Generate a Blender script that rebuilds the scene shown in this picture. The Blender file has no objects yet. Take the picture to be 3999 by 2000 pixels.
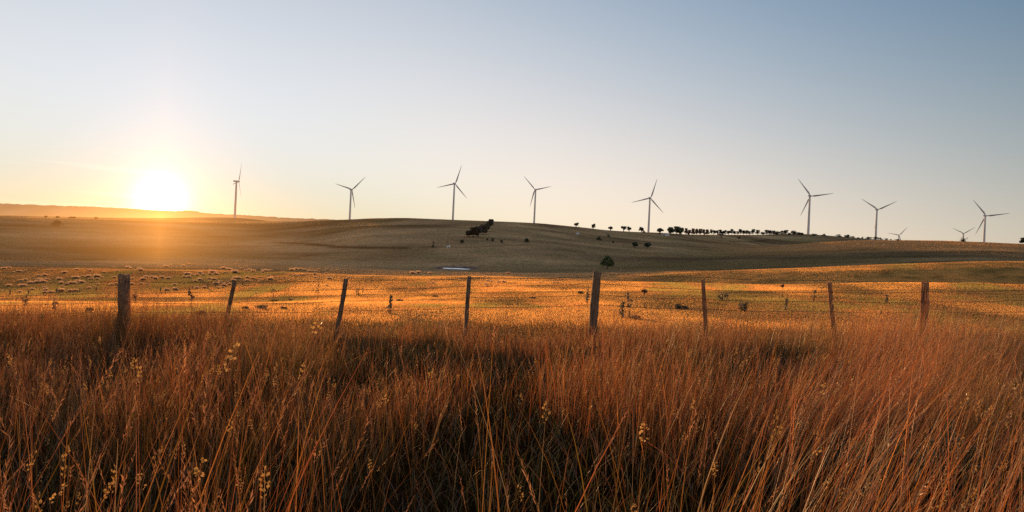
import bpy, bmesh, math
import numpy as np
from mathutils import Vector, Matrix

rng = np.random.default_rng(7)
scene = bpy.context.scene
COL = scene.collection
R = math.radians

# ------------------------------------------------------------------ camera model
F = 2666.0                      # focal length of the 3999 px wide photograph (24 mm lens)
ROLL = R(2.7)
CR, SR = math.cos(ROLL), math.sin(ROLL)

def ray(px, py):
    ix, iy = (px - 2000.0) / F, (1000.0 - py) / F
    return CR * ix - SR * iy, SR * ix + CR * iy          # x/Y and z/Y

def elev_at(px, py):
    return ray(px, py)[1]

def pchip(xs, ys, x):
    xs = np.asarray(xs, float); ys = np.asarray(ys, float); x = np.asarray(x, float)
    h = np.diff(xs); d = np.diff(ys) / h
    m = np.zeros_like(ys)
    for i in range(1, len(xs) - 1):
        if d[i - 1] * d[i] > 0:
            w1, w2 = 2 * h[i] + h[i - 1], h[i] + 2 * h[i - 1]
            m[i] = (w1 + w2) / (w1 / d[i - 1] + w2 / d[i])
    m[0], m[-1] = d[0], d[-1]
    k = np.clip(np.searchsorted(xs, x) - 1, 0, len(xs) - 2)
    t = np.clip((x - xs[k]) / h[k], 0, 1)
    t2, t3 = t * t, t * t * t
    return ((2 * t3 - 3 * t2 + 1) * ys[k] + (t3 - 2 * t2 + t) * h[k] * m[k]
            + (-2 * t3 + 3 * t2) * ys[k + 1] + (t3 - t2) * h[k] * m[k + 1])

def vnoise(x, y, seed=0):
    """smooth value noise, vectorised"""
    def hsh(i, j):
        v = np.sin(i * 127.1 + j * 311.7 + seed * 74.7) * 43758.5453
        return v - np.floor(v)
    xi, yi = np.floor(x), np.floor(y)
    fx, fy = x - xi, y - yi
    fx = fx * fx * (3 - 2 * fx); fy = fy * fy * (3 - 2 * fy)
    a, b = hsh(xi, yi), hsh(xi + 1, yi)
    c, d = hsh(xi, yi + 1), hsh(xi + 1, yi + 1)
    return (a * (1 - fx) + b * fx) * (1 - fy) + (c * (1 - fx) + d * fx) * fy

# ------------------------------------------------------------------ terrain
# every line of relief: (column of the photograph, distance, height line of the photograph)
FENCE_Y = 12.7
LAYERS = [
    # paddock floor, middle
    [(-3000, 48, 1195), (0, 48, 1172), (485, 48, 1168), (1000, 48, 1165), (1500, 48, 1152), (2000, 48, 1144), (2500, 48, 1140), (3000, 48, 1138), (3500, 48, 1137), (4000, 48, 1140), (7000, 48, 1240)],
    # paddock far edge
    [(-3000, 112, 1040), (0, 118, 1046), (485, 118, 1057), (1000, 120, 1066), (1500, 120, 1080), (2000, 118, 1084), (2500, 92, 1100), (3000, 68, 1112), (3500, 62, 1104), (4000, 62, 1110), (7000, 62, 1230)],
    # dip behind it
    [(-3000, 140, 1032), (0, 145, 1042), (485, 145, 1050), (1000, 150, 1058), (1500, 150, 1076), (2000, 150, 1080), (2500, 112, 1106), (3000, 84, 1120), (3500, 78, 1120), (4000, 78, 1122), (7000, 78, 1235)],
    # brow of the second swell
    [(-3000, 172, 1008), (0, 178, 1021), (485, 178, 1034), (1000, 182, 1043), (1500, 186, 1063), (2000, 186, 1069), (2430, 136, 1078), (2700, 114, 1074), (3000, 99, 1066), (3500, 91, 1052), (4000, 91, 1045), (7000, 98, 1165)],
    # second swell (crest on the right, plain slope on the left)
    [(-3000, 205, 990), (0, 215, 1006), (485, 215, 1022), (1000, 220, 1030), (1500, 230, 1052), (2000, 230, 1058), (2430, 175, 1066), (2700, 155, 1060), (3000, 145, 1051), (3500, 140, 1034), (4000, 140, 1022), (7000, 140, 1130)],
    # hollow behind the swell
    [(-3000, 265, 960), (0, 275, 972), (485, 275, 990), (1000, 280, 1000), (1500, 265, 1028), (2000, 256, 1032), (2430, 236, 1055), (2700, 215, 1056), (3000, 205, 1057), (3500, 200, 1046), (4000, 200, 1034), (7000, 200, 1140)],
    # mid slope
    [(-3000, 390, 880), (0, 400, 905), (485, 410, 920), (1000, 410, 942), (1500, 330, 955), (2000, 315, 968), (2430, 335, 985), (2700, 335, 998), (3000, 320, 1000), (3500, 300, 990), (4000, 300, 990), (7000, 300, 1096)],
    # right-hand front hill crest (just slope elsewhere)
    [(-3000, 500, 840), (0, 520, 861), (485, 560, 872), (1000, 570, 889), (1500, 430, 893), (2000, 395, 909), (2430, 450, 938), (2700, 490, 952), (2860, 540, 958), (3000, 565, 958), (3200, 575, 947), (3350, 585, 940), (3500, 590, 938), (3750, 580, 943), (4000, 560, 953), (7000, 560, 1060)],
    # hollow behind that crest
    [(-3000, 570, 830), (0, 590, 849), (485, 640, 861), (1000, 650, 875), (1500, 505, 872), (2000, 445, 886), (2430, 510, 919), (2700, 580, 936), (2860, 660, 948), (3000, 695, 962), (3200, 700, 956), (3350, 700, 949), (3500, 700, 945), (3750, 685, 950), (4000, 660, 960), (7000, 660, 1070)],
    # skyline ridge
    [(-3000, 660, 826), (0, 680, 845), (250, 720, 853), (485, 760, 859), (750, 800, 864), (1000, 840, 866), (1250, 690, 862), (1450, 600, 855), (1600, 550, 853), (1780, 515, 860), (2000, 495, 868), (2100, 500, 873), (2250, 525, 887), (2400, 560, 902), (2550, 610, 908), (2700, 680, 916), (2860, 800, 917), (3000, 900, 919), (3150, 950, 921), (3300, 960, 927), (3430, 930, 936), (3560, 880, 946), (3750, 830, 954), (4000, 800, 965), (7000, 800, 1080)],
    # wind farm plateau behind the ridge
    [(-3000, 1500, 829), (0, 1500, 848), (600, 1500, 858), (917, 1500, 857), (1150, 1500, 890), (1368, 1500, 930), (1771, 1500, 950), (2085, 1520, 962), (2300, 1500, 968), (2535, 1500, 966), (2800, 1480, 950), (3151, 1420, 924), (3419, 1500, 950), (3843, 1500, 985), (4000, 1500, 990), (7000, 1500, 1100)],
    # falling away
    [(-3000, 3200, 850), (0, 3200, 875), (1000, 3200, 915), (2000, 3200, 960), (3000, 3200, 1010), (4000, 3200, 1050), (7000, 3200, 1190)],
    [(-3000, 12000, 790), (0, 12000, 912), (1000, 12000, 959), (2000, 12000, 1006), (3000, 12000, 1053), (4000, 12000, 1100), (7000, 12000, 1241)],
]
UX = np.concatenate([np.linspace(-1.75, -0.9, 25)[:-1], np.linspace(-0.9, 0.9, 361), np.linspace(0.9, 1.75, 25)[1:]])
_LY, _LZ = [], []
for L in LAYERS:
    us, ys, es = [], [], []
    for (px, Y, py) in L:
        u, w = ray(px, py)
        us.append(u); ys.append(Y); es.append(w)
    _LY.append(pchip(us, ys, UX)); _LZ.append(pchip(us, es, UX) * _LY[-1])
_LY, _LZ = np.array(_LY), np.array(_LZ)

def near_z(x):
    return -1.64 + 0.033 * np.clip(x, -22, 16)

YG = np.unique(np.concatenate([np.linspace(-14, 16, 61), np.geomspace(16, 130, 130), np.geomspace(130, 1300, 300), np.geomspace(1300, 12000, 70)]))
_TAB = np.zeros((len(UX), len(YG)))
for i, u in enumerate(UX):
    fx = u * FENCE_Y
    g0 = near_z(fx)
    ys = np.concatenate([[-20, 0, 9, FENCE_Y + 3], _LY[:, i]])
    zs = np.concatenate([[g0 + .1, g0 + .06, g0, g0 - 0.05], _LZ[:, i]])
    _TAB[i] = pchip(ys, zs, YG)
# gentle smoothing across columns keeps the relief soft
k = np.array([1, 4, 6, 4, 1.]) / 16
_P = np.pad(_TAB, ((2, 2), (0, 0)), mode='edge')
_TAB = sum(k[j] * _P[j:j + len(UX)] for j in range(5))

POND_C, POND_R = None, (4.6, 9.5)

def base_z(x, Y):
    x = np.asarray(x, float); Y = np.asarray(Y, float)
    u = np.clip(x / np.maximum(Y, 15.0), UX[0], UX[-1])
    i = np.clip(np.searchsorted(UX, u) - 1, 0, len(UX) - 2)
    fu = (u - UX[i]) / (UX[i + 1] - UX[i])
    Yc = np.clip(Y, YG[0], YG[-1])
    j = np.clip(np.searchsorted(YG, Yc) - 1, 0, len(YG) - 2)
    fy = (Yc - YG[j]) / (YG[j + 1] - YG[j])
    return ((_TAB[i, j] * (1 - fu) + _TAB[i + 1, j] * fu) * (1 - fy)
            + (_TAB[i, j + 1] * (1 - fu) + _TAB[i + 1, j + 1] * fu) * fy)

def ground_z(x, Y):
    x = np.asarray(x, float); Y = np.asarray(Y, float)
    z = base_z(x, Y)
    far = np.clip((Y - 20) / 80, 0, 1)
    z = z + 0.03 * (vnoise(x / 3.1, Y / 3.1, 1) - .5) * np.clip((Y - 2) / 8, 0, 1)
    z = z + far * 0.14 * (vnoise(x / 17, Y / 13, 2) - .5)
    z = z + np.clip((Y - 130) / 200, 0, 1) * np.clip((1300 - Y) / 700, 0, 1) * 0.7 * (vnoise(x / 70, Y / 45, 3) - .5)
    if POND_C is not None:
        dx, dy = (x - POND_C[0]) / POND_R[0], (Y - POND_C[1]) / POND_R[1]
        d = np.sqrt(dx * dx + dy * dy)
        flat = np.clip((2.3 - d) / 1.0, 0, 1); flat = flat * flat * (3 - 2 * flat)
        shore = POND_C[2] + np.clip(d - 1, -1, 1.2) * 0.22
        z = z * (1 - flat) + shore * flat
    return z

_YS = np.geomspace(14, 1500, 1600)
def hit(px, py, lo=14, hi=1400):
    """first point of the ground that the photograph shows at this pixel; the skyline if the pixel is above it"""
    u, w = ray(px, py)
    Y = _YS[(_YS >= lo) & (_YS <= hi)]
    e = ground_z(u * Y, Y) / Y
    a = np.nonzero(e >= w)[0]
    q = int(a[0]) if len(a) else int(np.argmax(e))
    y = float(Y[q])
    return Vector((u * y, y, float(ground_z(u * y, y))))

def at(px, py, Y):
    u, w = ray(px, py)
    return Vector((u * Y, Y, w * Y))

_p = hit(1782, 1049, 60, 320)
POND_C = (_p.x, _p.y + 1.0, _p.z - 0.1)

# ------------------------------------------------------------------ small helpers
def tag(o, label=None, cat=None, group=None, kind=None):
    if label: o['label'] = label
    if cat: o['category'] = cat
    if group: o['group'] = group
    if kind: o['kind'] = kind
    return o

def empty(name, loc=(0, 0, 0), rz=0.0):
    o = bpy.data.objects.new(name, None); COL.objects.link(o)
    o.location = loc; o.rotation_euler = (0, 0, rz); o.empty_display_size = .2
    return o

def link(name, me, mat=None, parent=None, loc=None):
    o = bpy.data.objects.new(name, me); COL.objects.link(o)
    if mat is not None and not me.materials: me.materials.append(mat)
    if parent is not None: o.parent = parent
    if loc is not None: o.location = loc
    return o

def np_mesh(name, verts, quads=None, tris=None, colors=None, smooth=False):
    me = bpy.data.meshes.new(name)
    verts = np.ascontiguousarray(verts, dtype=np.float32).reshape(-1, 3)
    quads = np.zeros((0, 4), np.int32) if quads is None else np.asarray(quads, np.int32).reshape(-1, 4)
    tris = np.zeros((0, 3), np.int32) if tris is None else np.asarray(tris, np.int32).reshape(-1, 3)
    me.vertices.add(len(verts)); me.vertices.foreach_set('co', verts.ravel())
    nl = quads.size + tris.size
    me.loops.add(nl); me.loops.foreach_set('vertex_index', np.concatenate([quads.ravel(), tris.ravel()]).astype(np.int32))
    npoly = len(quads) + len(tris)
    me.polygons.add(npoly)
    starts = np.concatenate([np.arange(len(quads)) * 4, quads.size + np.arange(len(tris)) * 3]).astype(np.int32)
    me.polygons.foreach_set('loop_start', starts)
    try:
        me.polygons.foreach_set('loop_total', np.concatenate([np.full(len(quads), 4), np.full(len(tris), 3)]).astype(np.int32))
    except Exception:
        pass
    if colors is not None:
        a = me.attributes.new('tint', 'FLOAT_COLOR', 'POINT')
        c = np.ones((len(verts), 4), np.float32); c[:, :3] = colors
        a.data.foreach_set('color', c.ravel())
    me.update(calc_edges=True)
    me.validate()
    if smooth:
        me.polygons.foreach_set('use_smooth', np.ones(npoly, bool))
    return me

class MB:
    """collects tapered tubes, boxes and leaves into one mesh"""
    def __init__(s): s.v, s.q, s.t, s.n = [], [], [], 0
    def add(s, v, q=None, t=None):
        v = np.asarray(v, float).reshape(-1, 3)
        if q is not None and len(q): s.q.append(np.asarray(q, int).reshape(-1, 4) + s.n)
        if t is not None and len(t): s.t.append(np.asarray(t, int).reshape(-1, 3) + s.n)
        s.v.append(v); s.n += len(v)
    def tube(s, pts, radii, n=8, caps=True, squash=None, twist=0.0):
        pts = [Vector(p) for p in pts]
        rings = []
        ref = Vector((0.31, 0.95, 0.05)).normalized()
        for i, p in enumerate(pts):
            d = (pts[min(i + 1, len(pts) - 1)] - pts[max(i - 1, 0)]).normalized()
            a = d.cross(ref)
            if a.length < 1e-4: a = d.cross(Vector((1, 0, 0)))
            a.normalize(); b = d.cross(a).normalized()
            r = radii[i] if hasattr(radii, '__len__') else radii
            for k in range(n):
                t = 2 * math.pi * k / n + twist
                rr = r if squash is None else r * squash(k, i)
                rings.append(p + a * (math.cos(t) * rr) + b * (math.sin(t) * rr))
        q = [(i * n + k, i * n + (k + 1) % n, (i + 1) * n + (k + 1) % n, (i + 1) * n + k)
             for i in range(len(pts) - 1) for k in range(n)]
        t = []
        v = [tuple(x) for x in rings]
        if caps:
            c0, c1 = len(v), len(v) + 1
            v += [tuple(pts[0]), tuple(pts[-1])]
            e = (len(pts) - 1) * n
            for k in range(n):
                t.append((c0, (k + 1) % n, k)); t.append((c1, e + k, e + (k + 1) % n))
        s.add(v, q, t)
    def box(s, c, d, rz=0.0):
        c = Vector(c); M = Matrix.Rotation(rz, 3, 'Z')
        v = [tuple(c + M @ Vector((sx * d[0] / 2, sy * d[1] / 2, sz * d[2] / 2))) for sz in (-1, 1) for sy in (-1, 1) for sx in (-1, 1)]
        s.add(v, [(0, 2, 3, 1), (4, 5, 7, 6), (0, 1, 5, 4), (2, 6, 7, 3), (0, 4, 6, 2), (1, 3, 7, 5)])
    def leaves(s, centers, size, rg, aspect=1.5, up=0.0):
        n = len(centers)
        a = rg.normal(size=(n, 3)); a[:, 2] += up; a /= np.linalg.norm(a, axis=1)[:, None]
        b = rg.normal(size=(n, 3)); b -= (b * a).sum(1)[:, None] * a; b /= np.linalg.norm(b, axis=1)[:, None]
        sz = size * rg.uniform(.6, 1.3, n)[:, None]
        p = np.asarray(centers)
        v = np.stack([p - a * sz * aspect * .5, p + b * sz * .5, p + a * sz * aspect * .5, p - b * sz * .5], 1)
        s.add(v.reshape(-1, 3), np.arange(4 * n).reshape(n, 4))
    def mesh(s, name, smooth=False, colors=None):
        v = np.concatenate(s.v)
        return np_mesh(name, v, np.concatenate(s.q) if s.q else None, np.concatenate(s.t) if s.t else None, colors, smooth)

# ------------------------------------------------------------------ materials
def material(name):
    m = bpy.data.materials.new(name); m.use_nodes = True
    nt = m.node_tree
    for n in list(nt.nodes): nt.nodes.remove(n)
    out = nt.nodes.new('ShaderNodeOutputMaterial')
    return m, nt, out

def N(nt, typ, **kw):
    n = nt.nodes.new(typ)
    for k, v in kw.items():
        if k.startswith('i_'):
            n.inputs[k[2:].replace('_', ' ')].default_value = v
        else:
            setattr(n, k, v)
    return n

def ramp(nt, stops, interp='LINEAR'):
    r = nt.nodes.new('ShaderNodeValToRGB'); r.color_ramp.interpolation = interp
    el = r.color_ramp.elements
    while len(el) < len(stops): el.new(0.5)
    for e, (p, c) in zip(el, stops):
        e.position = p; e.color = (*c, 1) if len(c) == 3 else c
    return r

def noisy_solid(name, c1, c2, scale=5.0, rough=0.8, bump=0.0, stretch=(1, 1, 1), spec=0.3, metallic=0.0, detail=6):
    m, nt, out = material(name); L = nt.links
    tc = N(nt, 'ShaderNodeTexCoord'); mp = N(nt, 'ShaderNodeMapping'); mp.inputs['Scale'].default_value = stretch
    no = N(nt, 'ShaderNodeTexNoise', i_Scale=scale, i_Detail=detail)
    L.new(tc.outputs['Object'], mp.inputs['Vector']); L.new(mp.outputs['Vector'], no.inputs['Vector'])
    rp = ramp(nt, [(0.3, c1), (0.7, c2)]); L.new(no.outputs['Fac'], rp.inputs['Fac'])
    b = N(nt, 'ShaderNodeBsdfPrincipled', i_Roughness=rough, i_Metallic=metallic)
    b.inputs['Specular IOR Level'].default_value = spec
    L.new(rp.outputs['Color'], b.inputs['Base Color'])
    if bump:
        bp = N(nt, 'ShaderNodeBump', i_Strength=bump, i_Distance=0.02)
        L.new(no.outputs['Fac'], bp.inputs['Height']); L.new(bp.outputs['Normal'], b.inputs['Normal'])
    L.new(b.outputs['BSDF'], out.inputs['Surface'])
    return m

def leafy(name, c1, c2, trans=0.35, scale=1.5, attr=False, gloss=0.06):
    """thin leaves and blades: part of the light passes through"""
    m, nt, out = material(name); L = nt.links
    if attr:
        at_ = N(nt, 'ShaderNodeAttribute', attribute_name='tint'); col = at_.outputs['Color']
    else:
        tc = N(nt, 'ShaderNodeTexCoord'); no = N(nt, 'ShaderNodeTexNoise', i_Scale=scale, i_Detail=4.0)
        L.new(tc.outputs['Object'], no.inputs['Vector'])
        rp = ramp(nt, [(0.35, c1), (0.65, c2)]); L.new(no.outputs['Fac'], rp.inputs['Fac']); col = rp.outputs['Color']
    d = N(nt, 'ShaderNodeBsdfDiffuse'); t = N(nt, 'ShaderNodeBsdfTranslucent'); g = N(nt, 'ShaderNodeBsdfGlossy', i_Roughness=0.42)
    L.new(col, d.inputs['Color']); L.new(col, t.inputs['Color'])
    mx = N(nt, 'ShaderNodeMixShader', i_Fac=trans); L.new(d.outputs[0], mx.inputs[1]); L.new(t.outputs[0], mx.inputs[2])
    mg = N(nt, 'ShaderNodeMixShader', i_Fac=gloss); L.new(mx.outputs[0], mg.inputs[1]); L.new(g.outputs[0], mg.inputs[2])
    L.new(mg.outputs[0], out.inputs['Surface'])
    return m

# dry pasture
def ground_material():
    m, nt, out = material('dry_pasture'); L = nt.links
    tc = N(nt, 'ShaderNodeTexCoord')
    at_ = N(nt, 'ShaderNodeAttribute', attribute_name='tint')
    n1 = N(nt, 'ShaderNodeTexNoise', i_Scale=0.55, i_Detail=8.0, i_Roughness=0.65)
    mp = N(nt, 'ShaderNodeMapping'); mp.inputs['Scale'].default_value = (0.045, 0.12, 0.12)
    n2 = N(nt, 'ShaderNodeTexNoise', i_Scale=1.0, i_Detail=7.0, i_Roughness=0.6)
    n3 = N(nt, 'ShaderNodeTexNoise', i_Scale=7.0, i_Detail=5.0, i_Roughness=0.7)
    L.new(tc.outputs['Object'], n1.inputs['Vector']); L.new(tc.outputs['Object'], mp.inputs['Vector'])
    L.new(mp.outputs['Vector'], n2.inputs['Vector']); L.new(tc.outputs['Object'], n3.inputs['Vector'])
    r1 = ramp(nt, [(0.28, (0.62, 0.60, 0.55)), (0.5, (1, 1, 1)), (0.72, (1.35, 1.25, 1.1))]); L.new(n1.outputs['Fac'], r1.inputs['Fac'])
    r2 = ramp(nt, [(0.3, (0.72, 0.80, 0.68)), (0.5, (1, 1, 1)), (0.7, (1.25, 1.1, 0.95))]); L.new(n2.outputs['Fac'], r2.inputs['Fac'])
    m1 = N(nt, 'ShaderNodeMix', data_type='RGBA', blend_type='MULTIPLY'); m1.inputs['Factor'].default_value = 1
    m2 = N(nt, 'ShaderNodeMix', data_type='RGBA', blend_type='MULTIPLY'); m2.inputs['Factor'].default_value = 1
    L.new(at_.outputs['Color'], m1.inputs[6]); L.new(r1.outputs['Color'], m1.inputs[7])
    L.new(m1.outputs[2], m2.inputs[6]); L.new(r2.outputs['Color'], m2.inputs[7])
    b1 = N(nt, 'ShaderNodeBump', i_Strength=1.0, i_Distance=1.2)
    b2 = N(nt, 'ShaderNodeBump', i_Strength=1.0, i_Distance=0.35)
    L.new(n1.outputs['Fac'], b1.inputs['Height']); L.new(n3.outputs['Fac'], b2.inputs['Height'])
    L.new(b1.outputs['Normal'], b2.inputs['Normal'])
    d = N(nt, 'ShaderNodeBsdfDiffuse', i_Roughness=0.6)
    L.new(m2.outputs[2], d.inputs['Color']); L.new(b2.outputs['Normal'], d.inputs['Normal'])
    L.new(d.outputs[0], out.inputs['Surface'])
    return m

M_ground = ground_material()
M_grass = leafy('dry_grass_stems', None, None, trans=0.5, attr=True, gloss=0.035)
M_field = leafy('short_dry_grass', None, None, trans=0.8, attr=True, gloss=0.015)
M_tussock = leafy('tussock_straw', None, None, trans=0.78, attr=True, gloss=0.02)
M_wood = noisy_solid('weathered_wood', (0.055, 0.033, 0.019), (0.21, 0.13, 0.078), scale=9, rough=0.9, bump=0.9, stretch=(7, 7, 0.5))
M_wood_sunlit = noisy_solid('sunlit_wood', (0.10, 0.04, 0.018), (0.40, 0.17, 0.075), scale=9, rough=0.9, bump=0.9, stretch=(7, 7, 0.5))  # post wood recoloured redder and brighter to stand for warm sunlight
M_wire = noisy_solid('rusty_wire', (0.02, 0.013, 0.009), (0.05, 0.032, 0.022), scale=40, rough=0.6, metallic=0.1)
M_white = noisy_solid('turbine_paint', (0.46, 0.45, 0.45), (0.54, 0.53, 0.52), scale=0.25, rough=0.9, detail=3, spec=0.0)
M_blade = noisy_solid('blade_paint', (0.26, 0.26, 0.27), (0.33, 0.33, 0.33), scale=0.3, rough=0.9, detail=3, spec=0.0)
M_bark = noisy_solid('bark', (0.045, 0.032, 0.024), (0.12, 0.09, 0.07), scale=3, rough=0.95, bump=0.6)
M_bark_pale = noisy_solid('dead_wood', (0.10, 0.065, 0.055), (0.22, 0.15, 0.125), scale=3, rough=0.95, bump=0.5)
M_pine = leafy('dark_needles', (0.016, 0.019, 0.010), (0.036, 0.038, 0.018), trans=0.2, scale=0.5)
M_gum = leafy('olive_leaves', (0.05, 0.05, 0.025), (0.10, 0.085, 0.04), trans=0.3, scale=0.6)
M_green = leafy('green_leaves', (0.032, 0.046, 0.014), (0.075, 0.088, 0.026), trans=0.3, scale=0.6)
M_bright = leafy('paddock_tree_leaves', (0.055, 0.085, 0.018), (0.13, 0.15, 0.035), trans=0.4, scale=0.8)
M_darkgreen = leafy('deep_green_leaves', (0.02, 0.036, 0.012), (0.05, 0.07, 0.024), trans=0.25, scale=0.7)
M_brownleaf = leafy('russet_leaves', (0.07, 0.042, 0.022), (0.13, 0.075, 0.04), trans=0.3, scale=0.8)
M_stalk = leafy('dry_stalks', (0.07, 0.05, 0.03), (0.16, 0.11, 0.06), trans=0.25, scale=6)
M_weed = leafy('olive_weed', (0.11, 0.08, 0.03), (0.22, 0.15, 0.055), trans=0.35, scale=4)
M_dock = leafy('dock_green', (0.05, 0.055, 0.016), (0.11, 0.10, 0.032), trans=0.35, scale=9)
M_thistle = leafy('thistle_leaves', (0.10, 0.085, 0.04), (0.20, 0.155, 0.075), trans=0.3, scale=6)
M_wool = noisy_solid('wool', (0.5, 0.4, 0.3), (0.66, 0.55, 0.43), scale=6, rough=1.0)
M_shedwall = noisy_solid('shed_wall', (0.62, 0.62, 0.62), (0.76, 0.75, 0.73), scale=3, rough=0.7)
M_shedroof = noisy_solid('shed_roof', (0.30, 0.31, 0.33), (0.42, 0.42, 0.44), scale=3, rough=0.55)
M_dark = noisy_solid('dark_opening', (0.02, 0.02, 0.02), (0.05, 0.05, 0.05), scale=4, rough=0.6)
M_tank = noisy_solid('tank_paint', (0.45, 0.5, 0.5), (0.58, 0.62, 0.60), scale=2, rough=0.5)

def range_material():
    m, nt, out = material('far_range'); L = nt.links
    tc = N(nt, 'ShaderNodeTexCoord'); no = N(nt, 'ShaderNodeTexNoise', i_Scale=0.004, i_Detail=8.0)
    L.new(tc.outputs['Object'], no.inputs['Vector'])
    rp = ramp(nt, [(0.35, (0.22, 0.15, 0.085)), (0.65, (0.34, 0.23, 0.13))]); L.new(no.outputs['Fac'], rp.inputs['Fac'])
    d = N(nt, 'ShaderNodeBsdfDiffuse'); L.new(rp.outputs['Color'], d.inputs['Color']); L.new(d.outputs[0], out.inputs['Surface'])
    return m
M_range = range_material()

def water_material():
    m, nt, out = material('pond_water'); L = nt.links
    tc = N(nt, 'ShaderNodeTexCoord'); no = N(nt, 'ShaderNodeTexNoise', i_Scale=2.0, i_Detail=3.0)
    L.new(tc.outputs['Object'], no.inputs['Vector'])
    rp = ramp(nt, [(0.35, (0.36, 0.36, 0.36)), (0.65, (0.5, 0.5, 0.5))]); L.new(no.outputs['Fac'], rp.inputs['Fac'])
    g = N(nt, 'ShaderNodeBsdfGlossy'); g.inputs['Color'].default_value = (0.95, 0.95, 0.95, 1)   # wind-rippled surface at grazing view
    L.new(rp.outputs['Color'], g.inputs['Roughness'])
    d = N(nt, 'ShaderNodeBsdfDiffuse'); d.inputs['Color'].default_value = (0.06, 0.05, 0.04, 1)
    mx = N(nt, 'ShaderNodeMixShader', i_Fac=0.9); L.new(d.outputs[0], mx.inputs[1]); L.new(g.outputs[0], mx.inputs[2])
    L.new(mx.outputs[0], out.inputs['Surface'])
    return m
M_water = water_material()

# ------------------------------------------------------------------ ground sheet
SUN_U, SUN_W = ray(630, 782)
SUN_DIR = Vector((SUN_U, 1, SUN_W)).normalized()
SUN_AZ = math.atan2(SUN_DIR.x, SUN_DIR.y); SUN_EL = math.asin(SUN_DIR.z)

GULLIES = [([(1070, 946), (1200, 952), (1330, 966), (1450, 970), (1580, 970)], 3.0, .75), ([(0, 1012), (180, 1016), (400, 1012)], 3.0, .7), ([(1100, 1010), (1250, 990), (1400, 985)], 2.0, .35),
           ([(1650, 968), (1850, 966), (2060, 958)], 2.5, .4), ([(2440, 955), (2600, 972), (2760, 976)], 2.5, .4), ([(2850, 944), (3000, 936), (3200, 932)], 3.0, .4)]
def build_ground():
    Yg = np.concatenate([np.linspace(-13, 14, 70)[:-1], np.geomspace(14, 130, 220)[:-1], np.geomspace(130, 1300, 420)[:-1], np.geomspace(1300, 12000, 70)])
    Ug = np.concatenate([np.linspace(-1.7, -0.85, 50)[:-1], np.linspace(-0.85, 0.85, 560), np.linspace(0.85, 1.7, 50)[1:]])
    U, Y = np.meshgrid(Ug, Yg)
    X = U * (np.maximum(Y, -13.5) + 15.0)
    # a coarse apron behind keeps the sheet closed around the camera
    Z = ground_z(X, Y)
    V = np.stack([X, Y, Z], -1)
    nY, nU = Y.shape
    idx = np.arange(nY * nU).reshape(nY, nU)
    q = np.stack([idx[:-1, :-1], idx[:-1, 1:], idx[1:, 1:], idx[1:, :-1]], -1).reshape(-1, 4)
    # vegetation colour: golden dry paddock, greener tired slope
    dry = np.array([0.58, 0.31, 0.10]); slope = np.array([0.27, 0.195, 0.11]); green = np.array([0.15, 0.125, 0.05]); litter = np.array([0.03, 0.015, 0.007])
    f = np.clip((Y - 95) / 60 + 0.8 * (vnoise(X / 22, Y / 16, 11) - .5), 0, 1)[..., None]
    c = dry * (1 - f) + slope * f
    g = np.clip((vnoise(X / 5.0, Y / 3.0, 12) * .55 + vnoise(X / 1.7, Y / 1.1, 13) * .45 - .50) * 4.0, 0, 1)[..., None] * (1 - 0.55 * f)
    c = c * (1 - .7 * g) + green * (.7 * g)
    tone = np.clip(.5 + 1.7 * (vnoise(X / 85, Y / 50, 15) * .6 + vnoise(X / 24, Y / 17, 16) * .4 - .5), .0, 1)[..., None]
    c = c * (1 + f * (1.1 * tone - .55))
    for (pts, wdt, amt) in GULLIES:
        px_, py_ = zip(*pts); P3 = np.array([[*hit(a, b, 60, 900)][:2] for a, b in pts])
        dmin = np.full(X.shape, 1e9)
        for a, b in zip(P3[:-1], P3[1:]):
            ab = b - a; t = np.clip(((X - a[0]) * ab[0] + (Y - a[1]) * ab[1]) / (ab @ ab), 0, 1)
            dmin = np.minimum(dmin, np.hypot(X - a[0] - t * ab[0], Y - a[1] - t * ab[1]))
        dmin = dmin * (.6 + .8 * vnoise(X / 9, Y / 7, 17))
        c = c * (1 - amt * np.exp(-(dmin / wdt) ** 2))[..., None]
    g2 = np.clip((vnoise(X / 60, Y / 38, 14) - .52) * 3, 0, 1)[..., None] * f
    c = c * (1 - .5 * g2) + green * (.5 * g2)
    wr = (np.clip((X / np.maximum(Y, 1) - .26) / .2, 0, 1) * np.clip((Y - 300) / 90, 0, 1) * np.clip((640 - Y) / 40, 0, 1))[..., None]  # right front hill warmed in colour to stand for low sunlight on it
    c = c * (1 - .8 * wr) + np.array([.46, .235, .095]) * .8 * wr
    near = np.clip((16 - Y) / 4, 0, 1)[..., None]
    c = c * (1 - near) + litter * near
    d = np.sqrt(((X - POND_C[0]) / POND_R[0]) ** 2 + ((Y - POND_C[1]) / POND_R[1]) ** 2)
    mud = np.clip((2.0 - d) / .5, 0, 1)[..., None]
    c = c * (1 - mud) + (np.array([0.20, 0.165, 0.15]) * (.45 + .9 * vnoise(X / 2.5, Y / 3.5, 18))[..., None]) * mud
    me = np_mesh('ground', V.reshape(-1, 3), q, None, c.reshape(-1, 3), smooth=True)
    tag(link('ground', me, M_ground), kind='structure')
build_ground()

# pond
def build_pond():
    n = 64
    t = np.linspace(0, 2 * np.pi, n, endpoint=False)
    rr = 1 + 0.20 * np.sin(2 * t + .9) + 0.10 * np.sin(5 * t) + .05 * np.sin(9 * t + 2)
    v = np.stack([POND_R[0] * rr * np.cos(t), POND_R[1] * rr * np.sin(t), np.zeros(n)], 1)
    v = np.concatenate([v, [[0, 0, 0]]])
    tr = [(n, i, (i + 1) % n) for i in range(n)]
    o = link('water', np_mesh('water', v, None, tr), M_water, loc=(POND_C[0], POND_C[1], POND_C[2] + 0.012))
    tag(o, kind='structure')
build_pond()

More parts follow.
